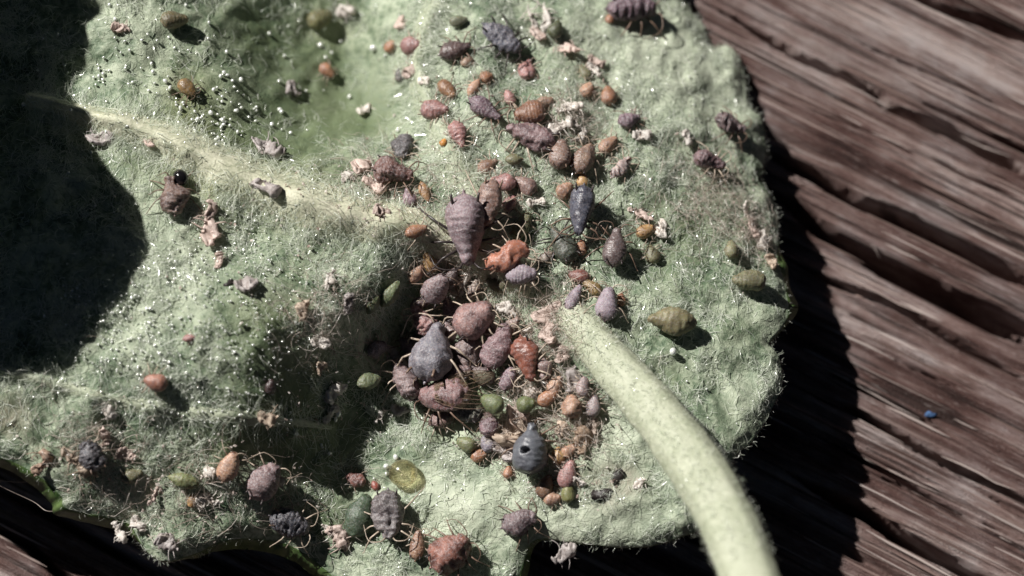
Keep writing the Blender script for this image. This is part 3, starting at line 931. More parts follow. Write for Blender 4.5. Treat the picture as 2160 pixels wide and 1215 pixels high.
#OBJECTS#
# ------------------------------------------------------------------ the insects
def waves(r, n, fmin, fmax):
    d = r.normal(0, 1, (n, 3)); d /= np.linalg.norm(d, axis=1)[:, None]
    return d * r.uniform(fmin, fmax, n)[:, None], r.uniform(0, 6.28, n)


def wv(p, k):
    K, ph = k
    return np.sin(p @ K.T + ph).sum(-1) / math.sqrt(len(ph))


TT = [0, .015, .05, .10, .15, .22, .32, .45, .58, .70, .80, .88, .94, .98, 1.0]
SHAPES = {
    'pear': [0, .17, .30, .36, .37, .50, .68, .88, .98, 1.0, .92, .74, .50, .26, 0],
    'oval': [0, .22, .38, .50, .55, .66, .82, .95, 1.0, .98, .90, .74, .52, .28, 0],
    'spindle': [0, .10, .22, .36, .48, .64, .84, .98, 1.0, .92, .78, .60, .42, .22, 0],
    'round': [0, .20, .30, .34, .34, .48, .78, .94, 1.0, 1.0, .95, .82, .62, .36, 0],
    'wedge': [0, .16, .26, .32, .36, .48, .62, .78, .92, 1.0, .98, .86, .64, .36, 0],
}


def body_rings(L, Wd, Ht, shape, r, seg=0.03, wrinkle=0.0, fold=0.0, n=36, m=26, hole=False, hollow=0.0):
    t = (1 - np.cos(np.linspace(0, math.pi, n))) / 2 * 0.55 + np.linspace(0, 1, n) * 0.45
    a = np.interp(t, TT, SHAPES[shape])
    a = np.where((t > 0) & (t < 1), np.maximum(a, 0.05), 0.0)
    th = np.linspace(0, 2 * math.pi, m, endpoint=False)
    T, TH = np.meshgrid(t, th, indexing='ij'); A = a[:, None] * np.ones_like(TH)
    ab = np.clip((T - 0.26) / 0.08, 0, 1)
    s = 1 - 2.4 * seg * ab * np.cos(np.pi * 7 * (T - 0.3) / 0.7 + 0.5 * np.sin(2 * TH)) ** 10 * (0.4 + 0.6 * np.clip(np.sin(TH), 0, 1))
    s = s - 0.05 * np.exp(-((T - 0.16) / 0.025) ** 2) - 0.04 * np.exp(-((T - 0.27) / 0.02) ** 2)
    if fold:
        s = s + fold * np.cos(6 * TH + 1.5 * np.sin(4 * T + r.uniform(0, 6)) + r.uniform(0, 6)) * np.clip(np.sin(TH) + 0.3, 0, 1) * ab
    y = A * np.cos(TH) * s * Wd / 2
    up = np.sin(TH) > 0
    hh = np.where(up, Ht * 0.62, Ht * 0.38)
    z = (A ** 0.8) * np.sin(TH) * hh * np.where(up, s, 1) + Ht * 0.40
    if hollow:
        z = z - hollow * Ht * np.exp(-((y / (0.30 * Wd)) ** 2)) * np.exp(-((T - 0.62) / 0.22) ** 2) * up
    x = L * (0.5 - T) + 0.012 * L * np.sin(3 * TH + r.uniform(0, 6))
    P = np.stack([x, y, z], 2)
    if True:
        q = P / L; wrinkle = wrinkle + 0.2
        k1 = waves(r, 9, 7, 14); k2 = waves(r, 9, 18, 34)
        w1 = wv(q, k1); w2 = 1 - np.abs(wv(q, k2)) * 1.3
        k3 = waves(r, 10, 45, 95)
        dsp = wrinkle * L * (0.055 * w1 + 0.045 * w2) + 0.006 * L * wv(q, k3) * (0.6 + wrinkle)
        c = np.stack([x, np.zeros_like(x), np.full_like(x, Ht * 0.4)], 2)
        nrm = P - c; nrm /= np.linalg.norm(nrm, axis=2)[..., None] + 1e-6
        P = P + nrm * (dsp * np.clip(A * 3, 0, 1))[..., None]
    if hole:
        d = np.sqrt((P[..., 0] + 0.06 * L) ** 2 + (P[..., 1] - 0.02 * L) ** 2) * (1 + 0.22 * np.sin(2.0 * np.arctan2(P[..., 1] - 0.02 * L, P[..., 0] + 0.06 * L) + 1) + 0.12 * np.sin(5 * np.arctan2(P[..., 1], P[..., 0] + 0.06 * L)))
        k = up & (d < 0.075 * L)
        P[..., 2] -= np.where(k, np.clip((0.075 * L - d) / (0.025 * L), 0, 1) * 0.42 * Ht, 0)
        P[..., 2] += np.where(up, 0.008 * L * np.exp(-((d - 0.09 * L) / (0.03 * L)) ** 2), 0)
    P[..., 2] += 0.03 * L
    v = P.reshape(-1, 3)
    f = [(i * m + j, (i + 1) * m + j, (i + 1) * m + (j + 1) % m, i * m + (j + 1) % m) for i in range(n - 1) for j in range(m)]
    return v, f, P


def legs(mb, L, Wd, Ht, r, mi, spread=1.0, curl_=0.0, thick=1.0):
    for s in (-1, 1):
        for xa, dx, ln in ((0.27, 0.24, 0.85), (0.17, -0.02, 0.85), (0.06, -0.30, 1.15)):
            dx = (dx + r.normal(0, 0.07)) * L * spread; ln = ln * r.uniform(0.85, 1.1)
            hip = np.array((xa * L, s * Wd * 0.20, Ht * 0.30))
            knee = np.array((xa * L + dx * 0.55, s * (Wd * 0.42 + 0.10 * L * ln) * spread, Ht * (0.55 + curl_)))
            foot = np.array((xa * L + dx * 1.25, s * (Wd * 0.46 + 0.26 * L * ln) * spread, -0.02 + curl_ * Ht))
            toe = foot + np.array((dx * 0.12, s * 0.05 * L, -0.01))
            mb.tube([hip, knee, foot, toe], np.array((0.024, 0.018, 0.010, 0.007)) * L * thick, 5, mi, 2)


GROUP_A = 'aphids of the colony on the leaf'
GROUP_S = 'shed aphid skins on the leaf'
GROUP_L = 'smooth green larvae on the leaf'


def surf_frame(px, py, heading, lift, hc, tiltx=0.0, roll=0.0):
    """where a body whose middle is hc above its base stands so that the photo shows its middle at px, py"""
    z = 0.0
    for _ in range(7):
        p = W(px, py, z); z = float(Hq(np.array([p[0]]), np.array([p[1]]))[0]) + lift + hc
    p = W(px, py, z)
    e = 0.35
    h = lambda x, y: float(H0(np.array([x]), np.array([y]))[0])
    nz = Vector(((h(p[0] - e, p[1]) - h(p[0] + e, p[1])) / (2 * e), (h(p[0], p[1] - e) - h(p[0], p[1] + e)) / (2 * e), 1.0))
    nz = Vector((nz.x * 0.7, nz.y * 0.7, 1.0)).normalized()
    a = math.radians(heading)
    fx = Vector((math.cos(a), math.sin(a), 0.0)); fx = (fx - nz * fx.dot(nz)).normalized()
    fy = nz.cross(fx)
    m = Matrix((fx, fy, nz)).transposed()
    m = m @ Matrix.Rotation(math.radians(tiltx), 3, 'Y') @ Matrix.Rotation(math.radians(roll), 3, 'X')
    p = Vector(p) - m.col[2] * hc
    return Matrix.Translation(p) @ m.to_4x4()


SEED = [100]


def aphid(px, py, Lp, Wp, head, col, label, kind='soft', shape='pear', lift=0.0, wr=0.0, fold=0.0, ht=0.64, leg='pale', parts=None, tilt=0.0, roll=0.0,
          name='aphid', group=GROUP_A, hole=False, hollow=0.0, spread=1.0, cat='aphid', seg=0.03):
    SEED[0] += 1
    r = np.random.default_rng(SEED[0])
    if 850 < px < 1270 and 190 < py < 1010 and Lp < 100: Lp, Wp = Lp * 1.06, Wp * 1.04
    L, Wd = Lp / 100.0, Wp / 100.0
    Ht = Wd * ht
    big = Lp >= 58
    n, m = (64, 56) if hole else ((40, 30) if big else (26, 20))
    mb = MB()
    v, f, P = body_rings(L, Wd, Ht, shape, r, seg, wr, fold, n, m, hole, hollow)
    mb.add(v, f, 0)
    if leg:
        legs(mb, L, Wd, Ht, r, 1, spread * 1.12, 0.0, 1.0 if big else 1.3)
        # tail tip
        mb.tube([(-0.47 * L, 0, Ht * 0.42), (-0.52 * L, 0, Ht * 0.46), (-0.56 * L, 0, Ht * 0.50)], np.array((0.035, 0.028, 0.008)) * L, 6, 0)
    lm = M['leg_' + (leg or 'pale')]
    o = mb.build(name, (M[kind], lm))
    o.matrix_world = surf_frame(px, py, head, lift, Ht * 0.5, tilt, roll)
    j = r.uniform(0.88, 1.12)
    lum = 0.3 * col[0] + 0.6 * col[1] + 0.1 * col[2]; k_ = 0.22 if kind == 'larva' else 0.08
    cc = [(c_ * (1 - k_) + lum * k_) * j for c_ in col]
    o.color = (cc[0], cc[1], cc[2], 1)
    tag(o, label, cat, group)
    if parts is None: parts = big and leg
    if leg and not parts and Lp >= 36:
        for s in (-1, 1):
            b = MB()
            x0 = 0.46 * L; z0 = Ht * 0.55; aw = r.uniform(0.15, 0.3)
            b.tube([(x0, s * 0.06 * L, z0), (x0 + 0.12 * L, s * 0.15 * L, z0 + 0.1 * L), (x0 + 0.05 * L, s * (0.18 + aw) * L, z0 + 0.05 * L)], np.array((0.02, 0.015, 0.008)) * L, 4, 0, 2)
            b.build('antenna', (lm,), o)
    if parts:
        dark = M['leg_dark'] if leg != 'pale' or r.random() < 0.6 else M['leg_brown']
        for s in (-1, 1):
            b = MB()
            x0 = 0.46 * L; y0 = s * 0.07 * L; z0 = Ht * 0.55
            aw = r.uniform(0.16, 0.34)
            b.tube([(x0, y0, z0), (x0 + 0.10 * L, y0 + s * 0.10 * L, z0 + 0.12 * L), (x0 + 0.06 * L, y0 + s * (0.10 + aw) * L, z0 + 0.10 * L), (x0 - r.uniform(0.1, 0.3) * L, y0 + s * (0.16 + aw * 1.2) * L, z0 - 0.02 * L)],
                   np.array((0.017, 0.013, 0.010, 0.006)) * L, 5, 0, 3)
            b.build('antenna', (lm,), o)
            b = MB()
            x1 = -0.34 * L; y1 = s * 0.25 * Wd; z1 = Ht * 0.78
            b.tube([(x1 + 0.03 * L, y1, z1 - 0.05 * L), (x1 - 0.04 * L, y1 + s * 0.03 * L, z1 + 0.03 * L), (x1 - 0.14 * L, y1 + s * 0.05 * L, z1 + 0.08 * L)], np.array((0.026, 0.022, 0.018)) * L, 7, 0, 2)
            b.build('cornicle', (dark,), o)
            b = MB()
            b.add(IV * 0.022 * L + (0.455 * L, s * 0.125 * Wd, Ht * 0.55), IF)
            b.build('eye', (M['black'],), o)
    return o


def skin(px, py, Lp, Wp, head, label, col=(0.62, 0.54, 0.49), lift=0.05, leg=True, flat=0.5, tilt=None):
    SEED[0] += 1
    r = np.random.default_rng(SEED[0])
    L, Wd = Lp / 100.0, Wp / 100.0
    Ht = max(Wd * flat, 0.07)
    mb = MB()
    v, f, P = body_rings(L, Wd, Ht, 'spindle' if Wp < 0.45 * Lp else 'oval', r, 0.06, 1.5, 0.14, 26, 18, False, 0.75)
    # bend the empty skin a little
    v = v.copy(); v[:, 1] += 0.25 * Wd * np.sin(v[:, 0] / L * 4 + r.uniform(0, 6)); v[:, 2] += 0.2 * Ht * np.sin(v[:, 0] / L * 6 + r.uniform(0, 6))
    mb.add(v, f, 0)
    if leg:
        for s in (-1, 1):
            for xa in (0.3, 0.12, -0.08):
                if r.random() < 0.2: continue
                p0 = np.array((xa * L, s * Wd * 0.25, Ht * 0.4)); d = np.array((r.normal(0, 0.5), s, r.uniform(-0.1, 0.8))); d /= np.linalg.norm(d)
                d2 = np.array((r.normal(0, 0.7), s * 0.7, r.uniform(-0.8, 0.1))); d2 /= np.linalg.norm(d2)
                l1 = r.uniform(0.16, 0.3) * L
                mb.tube([p0, p0 + d * l1, p0 + d * l1 + d2 * l1 * 0.9], np.array((0.022, 0.017, 0.009)) * L, 4, 0, 2)
    o = mb.build('shed_skin', (M['skin'],))
    o.matrix_world = surf_frame(px, py, head, lift, Ht * 0.5, r.normal(0, 14) if tilt is None else tilt, r.normal(0, 18))
    j = r.uniform(0.85, 1.15)
    o.color = (col[0] * j, col[1] * j, col[2] * j, 1)
    tag(o, label, 'shed skin', GROUP_S)
    return o


# body colours
MAUVE = (0.25, 0.16, 0.185); GREY = (0.20, 0.185, 0.20); SLATE = (0.085, 0.09, 0.125); PINK = (0.38, 0.19, 0.175); BROWN = (0.20, 0.105, 0.075)
REDBR = (0.26, 0.10, 0.075); ORANGE = (0.42, 0.20, 0.10); PEACH = (0.47, 0.28, 0.18); YEL = (0.50, 0.30, 0.11); LILAC = (0.33, 0.26, 0.31)
DARKBR = (0.10, 0.06, 0.055); OLIVE = (0.20, 0.195, 0.085); GREEN = (0.15, 0.19, 0.075); DKGREEN = (0.07, 0.085, 0.055); PURPLE = (0.17, 0.10, 0.13)
A = aphid
# top of the leaf
A(960, 105, 72, 44, 15, DARKBR, 'glossy dark brown aphid beside the pale upward vein, near the top edge', 'gloss', leg='brown')
A(1060, 80, 100, 52, -35, SLATE, 'large slate-blue waxy aphid near the top edge with dark eye', 'wax', 'oval', leg='dark', lift=0.12, wr=0.3)
A(1113, 146, 50, 36, 78, PINK, 'pale pink crumpled nymph just below the slate-blue aphid near the top', 'soft', wr=0.7, parts=False)
A(1026, 162, 30, 27, 20, ORANGE, 'tiny round orange nymph above the pale orange elongated one', 'soft', 'oval')
A(943, 188, 54, 32, -45, (0.27, 0.13, 0.05), 'shiny orange-brown nymph below the glossy dark brown aphid', 'gloss', 'oval', leg='brown')
A(1000, 184, 46, 23, 60, PEACH, 'slim pale orange nymph touching the tiny round orange one', 'soft', 'spindle')
A(917, 231, 64, 44, -8, PINK, 'dull pink aphid on the pale upward vein, dark cornicle pointing left', 'soft', wr=0.25)
A(1023, 229, 76, 40, -35, PURPLE, 'grey-purple aphid tilted down to the right, between two pink ones', 'wax', leg='brown')
A(1118, 237, 66, 50, 195, (0.28, 0.13, 0.07), 'round orange-brown aphid resting on top of the big mauve aphid', 'soft', 'oval', lift=0.12)
A(1120, 288, 112, 62, 160, (0.22, 0.13, 0.135), 'big mauve-red wrinkled aphid with sparkling back, upper middle of the colony', 'dry', 'pear', wr=0.6, lift=0.05)
A(967, 283, 60, 37, -72, PINK, 'upright pinkish aphid on the vein right of the orange mite', 'soft', wr=0.2)
A(822, 98, 30, 26, 40, ORANGE, 'blurred orange nymph left of the blurred pink one near the top', 'soft', 'oval')
A(867, 96, 52, 42, 0, PINK, 'blurred pink aphid beside the upward vein near the top edge', 'soft', 'oval', parts=False)
A(843, 158, 36, 24, 100, (0.09, 0.09, 0.07), 'small blurred dark grey aphid against the left side of the upward vein', 'wax')
A(1332, 20, 112, 56, 5, PURPLE, 'big blurred purple-brown aphid cut by the top edge of the picture', 'dry', 'oval', wr=0.5, lift=0.1, leg='brown')
A(1286, 40, 24, 20, 80, ORANGE, 'tiny orange nymph at the lower left of the top-edge purple aphid', 'soft', 'oval')
A(1233, 152, 36, 24, 120, OLIVE, 'small olive nymph next to the white skin above the orange pair', 'larva', 'oval')
A(1238, 189, 40, 29, 60, PEACH, 'pale orange nymph left of the bright orange square one', 'soft', 'oval')
A(1284, 201, 44, 36, 92, ORANGE, 'bright orange stout nymph alone on pale felt, upper right', 'soft', 'oval')
A(1328, 253, 52, 36, 20, PURPLE, 'grey-purple nymph below the bright orange stout one', 'wax', wr=0.5, leg='brown')
A(1541, 263, 72, 44, -18, (0.135, 0.085, 0.085), 'wrinkled dark purple-brown dried aphid by the right margin, upper of the pair', 'dry', 'wedge', wr=0.8, fold=0.12, lift=0.12, leg='brown')
A(1498, 339, 74, 43, -10, (0.23, 0.13, 0.14), 'mauve-red aphid by the right margin, lower of the pair, on pale legs', 'dry', 'wedge', lift=0.12, wr=0.3)
# around the two veins
A(850, 310, 62, 46, -80, (0.075, 0.07, 0.075), 'charcoal dried aphid directly above the red-brown wrinkled one', 'dry', 'oval', wr=0.7)
A(830, 362, 86, 64, -15, (0.18, 0.085, 0.07), 'red-brown wrinkled aphid with lengthwise folds, left of the upward vein', 'dry', 'wedge', wr=0.4, fold=0.13, lift=0.08, leg='brown')
A(863, 416, 42, 31, 100, MAUVE, 'small greyish nymph under the red-brown wrinkled aphid', 'wax', wr=0.3)
A(896, 405, 46, 23, -70, (0.42, 0.24, 0.10), 'slim amber nymph right of the small greyish one', 'soft', 'spindle')
A(1028, 350, 48, 31, 35, (0.28, 0.16, 0.10), 'brownish nymph above the pale pink pair, centre', 'soft')
A(1062, 383, 52, 36, 170, PINK, 'pale pink nymph, left of two side by side above the blue-black aphid', 'soft', wr=0.2)
A(1108, 390, 52, 39, 150, (0.29, 0.18, 0.15), 'pinkish nymph, right of two side by side, near a white skin', 'soft', wr=0.2)
A(1033, 428, 96, 50, -100, (0.31, 0.19, 0.15), 'long pink-brown aphid leaning against the big mauve-grey one', 'soft', 'oval', lift=0.22, wr=0.25)
A(1085, 336, 38, 23, 5, OLIVE, 'small olive-green nymph below the big mauve-red aphid', 'larva', 'spindle', leg=None)
A(983, 484, 152, 88, -86, (0.31, 0.215, 0.24), 'largest mauve-grey pear-shaped aphid, head down, centre of the leaf', 'wax', 'pear', lift=0.08, ht=0.85, leg='dark')
A(1100, 476, 62, 36, 60, OLIVE, 'dull olive nymph between the largest mauve aphid and the dark green one', 'larva', 'oval')
A(878, 487, 46, 27, 20, ORANGE, 'orange nymph lying on the pale left vein', 'soft', 'oval', lift=0.08)
A(906, 553, 48, 29, 120, YEL, 'yellow-orange nymph below the left vein, upper of two', 'soft', 'oval', lift=0.05)
A(879, 577, 44, 27, 60, PEACH, 'peach nymph below the left vein, lower of two', 'soft', 'oval', lift=0.05)
A(1070, 542, 94, 48, 28, (0.44, 0.165, 0.095), 'shiny orange-red wrinkled aphid right of the largest mauve-grey one', 'soft', 'oval', wr=0.5, lift=0.08)
A(1100, 578, 64, 44, 0, LILAC, 'lilac aphid pressed against the underside of the orange-red one', 'wax', 'oval', lift=0.08)
A(1187, 515, 84, 50, 122, DKGREEN, 'dark green aphid with black head left of the blue-black one', 'larva', 'pear', lift=0.14, leg='dark')
A(1221, 582, 42, 31, 170, REDBR, 'dark red-brown nymph above the olive-amber one by the stalk', 'soft', 'oval')
A(1210, 627, 58, 27, 62, LILAC, 'slim lilac nymph left of the stout lilac one at the stalk base', 'wax', 'oval', lift=0.05)
A(1250, 606, 46, 27, 140, (0.30, 0.20, 0.06), 'olive-amber nymph between the two lilac ones', 'soft', 'oval')
A(1281, 641, 76, 48, 80, LILAC, 'stout lilac aphid standing on the head of the pale stalk', 'wax', 'oval', lift=0.12)
A(1310, 632, 30, 22, 90, ORANGE, 'tiny orange nymph tucked behind the stout lilac aphid', 'soft', 'oval')
A(1226, 444, 112, 54, -97, SLATE, 'blue-black shiny aphid casting a strong shadow, right of centre', 'gloss', 'wedge', lift=0.22, ht=0.8, wr=0.15, leg='brown', fold=0.04)
A(1297, 521, 88, 54, 82, (0.145, 0.105, 0.10), 'glossy grey-brown aphid with a bright highlight, right of the blue-black one', 'gloss', 'pear', lift=0.08, leg='brown')
A(1362, 487, 44, 30, 25, YEL, 'yellow-orange nymph beside a whitish skin, right of the glossy grey-brown aphid', 'soft', 'oval')
A(1376, 536, 44, 34, 110, OLIVE, 'dull olive nymph below the yellow-orange one, right half', 'larva', 'oval', parts=False)
A(1182, 325, 62, 46, 82, (0.31, 0.20, 0.155), 'pink-brown aphid, left of two standing side by side', 'soft', 'oval')
A(1232, 334, 70, 46, 62, (0.29, 0.185, 0.13), 'tan aphid with dark lines, right of two standing side by side', 'soft', 'oval', fold=0.04)
A(1283, 305, 52, 31, 42, PEACH, 'peach nymph right of the tan aphid with dark lines', 'soft', 'oval')
A(1192, 401, 40, 32, 40, PEACH, 'peach nymph left of the blue-black aphid', 'soft', 'oval', wr=0.4)
A(1229, 381, 30, 25, 80, YEL, 'tiny yellow nymph at the top end of the blue-black aphid', 'soft', 'oval')
A(1310, 352, 64, 28, 48, (0.48, 0.38, 0.35), 'pale pinkish nymph with splayed legs, below the peach one', 'soft', 'spindle', wr=0.5, lift=0.08, parts=True)
A(1226, 522, 34, 24, 80, (0.42, 0.22, 0.12), 'small orange-brown bristly nymph between blue-black and grey-brown aphids', 'soft', 'oval', wr=0.5)
# in and round the dark hollow
A(920, 608, 68, 54, 62, (0.25, 0.165, 0.17), 'mauve round aphid at the upper edge of the dark hollow', 'wax', 'oval', lift=0.45, wr=0.15, leg='brown')
A(948, 590, 54, 34, 60, DARKBR, 'dark brown aphid half hidden behind the mauve round one', 'dry', 'oval', lift=0.2, leg='brown')
A(892, 675, 70, 48, 120, PINK, 'dusty pink crumpled aphid above the big ribbed grey one', 'dry', 'wedge', lift=0.75, wr=0.7)
A(912, 742, 132, 94, 78, (0.22, 0.21, 0.25), 'big ribbed grey aphid with bluish tail in the dark hollow', 'wax', 'pear', lift=0.62, fold=0.06, wr=0.2, ht=0.8, seg=0.02)
A(1000, 673, 92, 74, 30, (0.37, 0.20, 0.18), 'plump pink-brown aphid with grey head right of the dark hollow', 'dry', 'oval', lift=0.55, wr=0.3)
A(988, 738, 84, 60, 70, (0.20, 0.14, 0.13), 'dusky mauve aphid wedged below the plump pink-brown one', 'dry', 'oval', lift=0.2, wr=0.6, leg='brown')
A(1050, 730, 96, 54, 62, (0.26, 0.15, 0.16), 'slender dusty mauve aphid left of the glossy red-brown one', 'dry', 'oval', lift=0.4, wr=0.35)
A(1110, 757, 92, 54, -76, (0.27, 0.085, 0.05), 'glossy red-brown aphid with a bright highlight beside the stalk', 'gloss', 'pear', lift=0.3, wr=0.12)
A(858, 803, 88, 54, 112, (0.26, 0.18, 0.175), 'wrinkled mauve-pink aphid below left of the big ribbed grey one', 'dry', 'wedge', lift=0.35, wr=0.7)
A(985, 866, 66, 46, 150, (0.12, 0.115, 0.12), 'dark grey aphid under the winged aphid', 'dry', 'oval', lift=0.1, wr=0.6, leg='brown')
A(795, 737, 56, 34, 20, (0.16, 0.125, 0.13), 'dusky shrivelled aphid deep in the dark hollow, left of the ribbed grey one', 'dry', 'oval', lift=0.3, wr=0.8)
A(1156, 838, 50, 30, 35, ORANGE, 'orange nymph right of the two round green larvae', 'soft', 'oval', lift=0.1)
A(1206, 857, 47, 43, 90, PEACH, 'round bristly peach nymph beside the lower stalk', 'soft', 'oval', lift=0.08, wr=0.6)
A(1252, 856, 44, 32, 80, (0.36, 0.29, 0.29), 'blurred pale mauve nymph touching the left side of the stalk', 'soft', 'oval', lift=0.05)
A(1118, 946, 108, 74, 84, (0.13, 0.14, 0.165), 'swollen blue-grey aphid mummy with a round hole in its back', 'satin', 'round', lift=0.18, ht=0.9, leg='brown', name='aphid_mummy', hole=True, seg=0.0, cat='aphid mummy', group=None, parts=False)
A(1178, 960, 34, 30, 80, YEL, 'small amber nymph with ringed back right of the mummy', 'gloss', 'oval')
A(1200, 950, 34, 26, 30, PEACH, 'pale peach nymph between the ringed amber one and a whitish skin', 'soft', 'oval', wr=0.4)
A(1010, 960, 34, 28, 20, ORANGE, 'blurred orange nymph left of the mummy and its debris', 'soft', 'oval')
A(1028, 936, 36, 30, 120, (0.27, 0.24, 0.29), 'small lilac-grey nymph in the debris left of the mummy', 'wax', 'oval', lift=0.05)
A(1072, 996, 26, 21, 80, ORANGE, 'tiny orange nymph at the lower left of the mummy', 'soft', 'oval')
A(1150, 1026, 52, 36, 70, (0.20, 0.11, 0.06), 'brown shiny nymph below the mummy', 'gloss', 'oval', leg='brown')
A(1197, 1000, 58, 36, 70, PINK, 'mauve-pink blurred aphid to the lower right of the mummy', 'soft', 'oval', parts=False)
A(1165, 1052, 38, 30, 10, PEACH, 'blurred peach nymph under the brown shiny one', 'soft', 'oval', wr=0.3)
# smaller bodies filling the gaps of the pile
DUSK = (0.19, 0.11, 0.125)
A(950, 655, 56, 36, 100, DUSK, 'dusky brown nymph wedged between mauve round and plump pink-brown aphids', 'dry', 'oval', lift=0.25, wr=0.6, parts=False, leg='brown')
A(1030, 695, 52, 34, -40, (0.26, 0.13, 0.10), 'reddish nymph under the chin of the plump pink-brown aphid', 'dry', 'oval', lift=0.25, wr=0.5, parts=False)
A(965, 792, 62, 40, 20, (0.21, 0.13, 0.125), 'dusky red aphid between ribbed grey and winged aphids', 'dry', 'oval', lift=0.3, wr=0.6, leg='brown')
A(1016, 792, 58, 38, 150, (0.18, 0.125, 0.12), 'dusky aphid above the wing tips of the winged aphid', 'dry', 'oval', lift=0.22, wr=0.6, leg='brown', parts=False)
A(1072, 800, 50, 34, 70, MAUVE, 'mauve nymph above the small round green larva', 'wax', 'oval', lift=0.2, wr=0.5, parts=False)
A(1078, 688, 46, 30, 40, (0.28, 0.20, 0.17), 'pale brown nymph behind the slender dusty mauve aphid', 'soft', 'oval', lift=0.2, wr=0.4)
A(945, 700, 44, 30, 110, (0.24, 0.165, 0.155), 'small pinkish nymph touching the head of the ribbed grey aphid', 'soft', 'oval', lift=0.5, wr=0.5)
A(862, 728, 46, 32, 150, DUSK, 'dusky nymph in shade at the left side of the ribbed grey aphid', 'dry', 'oval', lift=0.35, wr=0.7, leg='brown')
A(888, 640, 44, 30, 30, (0.22, 0.15, 0.15), 'small mauve nymph below left of the mauve round aphid', 'dry', 'oval', lift=0.4, wr=0.5)
A(1146, 775, 50, 32, 100, (0.30, 0.21, 0.19), 'pinkish nymph between glossy red-brown aphid and stalk', 'soft', 'oval', lift=0.15, wr=0.5)
A(1172, 812, 42, 28, 50, PEACH, 'peach nymph above the orange nymph by the stalk', 'soft', 'oval', lift=0.12, wr=0.4)
A(930, 884, 54, 36, 200, (0.24, 0.14, 0.12), 'reddish aphid half under the left side of the winged aphid', 'dry', 'oval', lift=0.08, wr=0.6, parts=False)
A(1030, 895, 50, 34, 100, DUSK, 'dusky nymph below the plump green larva', 'dry', 'oval', lift=0.12, wr=0.7, leg='brown')
A(1230, 815, 40, 28, 80, (0.33, 0.25, 0.24), 'pale mauve nymph at the stalk above the round bristly one', 'soft', 'oval', lift=0.1, wr=0.4)
A(1046, 600, 44, 28, 150, (0.16, 0.15, 0.07), 'dull olive-brown nymph below the orange-red aphid', 'larva', 'oval', lift=0.05)
A(1000, 610, 46, 26, 70, (0.27, 0.20, 0.16), 'buff nymph below the head of the largest mauve-grey aphid', 'soft', 'oval', lift=0.1, wr=0.4)
A(1150, 545, 42, 26, 30, (0.27, 0.22, 0.17), 'buff nymph between orange-red and dark green aphids', 'soft', 'oval', wr=0.5)
A(1075, 430, 42, 28, 60, PINK, 'pink nymph right of the long pink-brown aphid', 'soft', 'oval', wr=0.4)
A(1150, 215, 36, 26, 20, (0.34, 0.22, 0.15), 'tan nymph right of the round orange-brown aphid', 'soft', 'oval', wr=0.3)
A(1075, 205, 34, 24, 110, PINK, 'small pink nymph above the round orange-brown aphid', 'soft', 'oval', wr=0.3)
A(985, 130, 30, 22, 30, (0.36, 0.25, 0.17), 'tiny tan nymph below right of the glossy dark brown aphid', 'soft', 'oval')
# lower edge
A(750, 1012, 44, 32, 160, REDBR, 'blurred red-brown nymph left of the honeydew drop', 'dry', 'oval', wr=0.5)
A(791, 1024, 22, 17, 120, (0.33, 0.08, 0.05), 'tiny bright red nymph touching the honeydew drop', 'gloss', 'oval')
A(820, 1086, 104, 64, -88, (0.20, 0.175, 0.175), 'grey wrinkled aphid, head down, below the honeydew drop', 'dry', 'oval', wr=0.6, fold=0.1, lift=0.2, leg='pale')
A(880, 1150, 64, 32, 82, (0.36, 0.20, 0.12), 'slim orange-brown aphid left of the big red wrinkled one', 'soft', 'oval')
A(950, 1167, 98, 76, 36, (0.33, 0.125, 0.085), 'big orange-red lumpy aphid with dark head at the bottom edge', 'dry', 'oval', wr=0.5, lift=0.12, leg='brown')
A(1096, 1101, 78, 54, 18, (0.21, 0.145, 0.155), 'mauve-grey aphid at the lower leaf margin, alone', 'dry', 'oval', wr=0.3, lift=0.05, leg='brown')
A(612, 1103, 88, 56, -20, (0.05, 0.053, 0.072), 'blue-black dried aphid at the lower leaf margin', 'dry', 'oval', wr=0.5, fold=0.06, lift=0.1, leg='pale')
A(558, 1016, 88, 66, 52, (0.27, 0.175, 0.175), 'plump dusty mauve aphid with raised antennae, lower left', 'wax', 'oval', wr=0.25, lift=0.12)
A(483, 985, 68, 45, 70, PEACH, 'pale peach aphid with spread legs and antennae, lower left', 'soft', 'oval', lift=0.15, parts=True)
A(193, 962, 68, 52, 118, (0.085, 0.085, 0.10), 'charcoal shrivelled aphid among pale skins near the lower left margin', 'dry', 'oval', wr=0.6, lift=0.08)
A(405, 1056, 30, 19, 80, YEL, 'tiny yellow-orange nymph below the flat green larva, lower left', 'soft', 'oval')
A(328, 806, 50, 38, 165, (0.45, 0.20, 0.13), 'salmon-orange aphid alone on the lower part of the left lobe', 'soft', 'oval', lift=0.06)
A(571, 816, 32, 26, 90, (0.035, 0.014, 0.012), 'tiny black-red shiny nymph at the foot of the left lobe', 'gloss', 'oval', leg='dark')
A(400, 713, 30, 17, 10, PINK, 'tiny pinkish nymph in the middle of the left lobe', 'soft', 'spindle')
A(395, 185, 46, 34, -40, (0.34, 0.21, 0.07), 'amber oval aphid alone in the sparkling upper left', 'gloss', 'oval', lift=0.12, leg='brown')
A(690, 148, 38, 30, -40, ORANGE, 'blurred orange nymph alone in the upper left hollow', 'soft', 'oval')
A(366, 412, 84, 54, 95, (0.24, 0.15, 0.115), 'brown crumpled aphid below the black shiny bead, left', 'dry', 'oval', wr=0.8, lift=0.06, leg='brown', parts=False)
A(935, 300, 17, 15, 60, (0.62, 0.26, 0.02), 'minute bright orange mite on the pale upward vein', 'gloss', 'oval', leg=None, name='orange_mite', cat='mite', group=None)

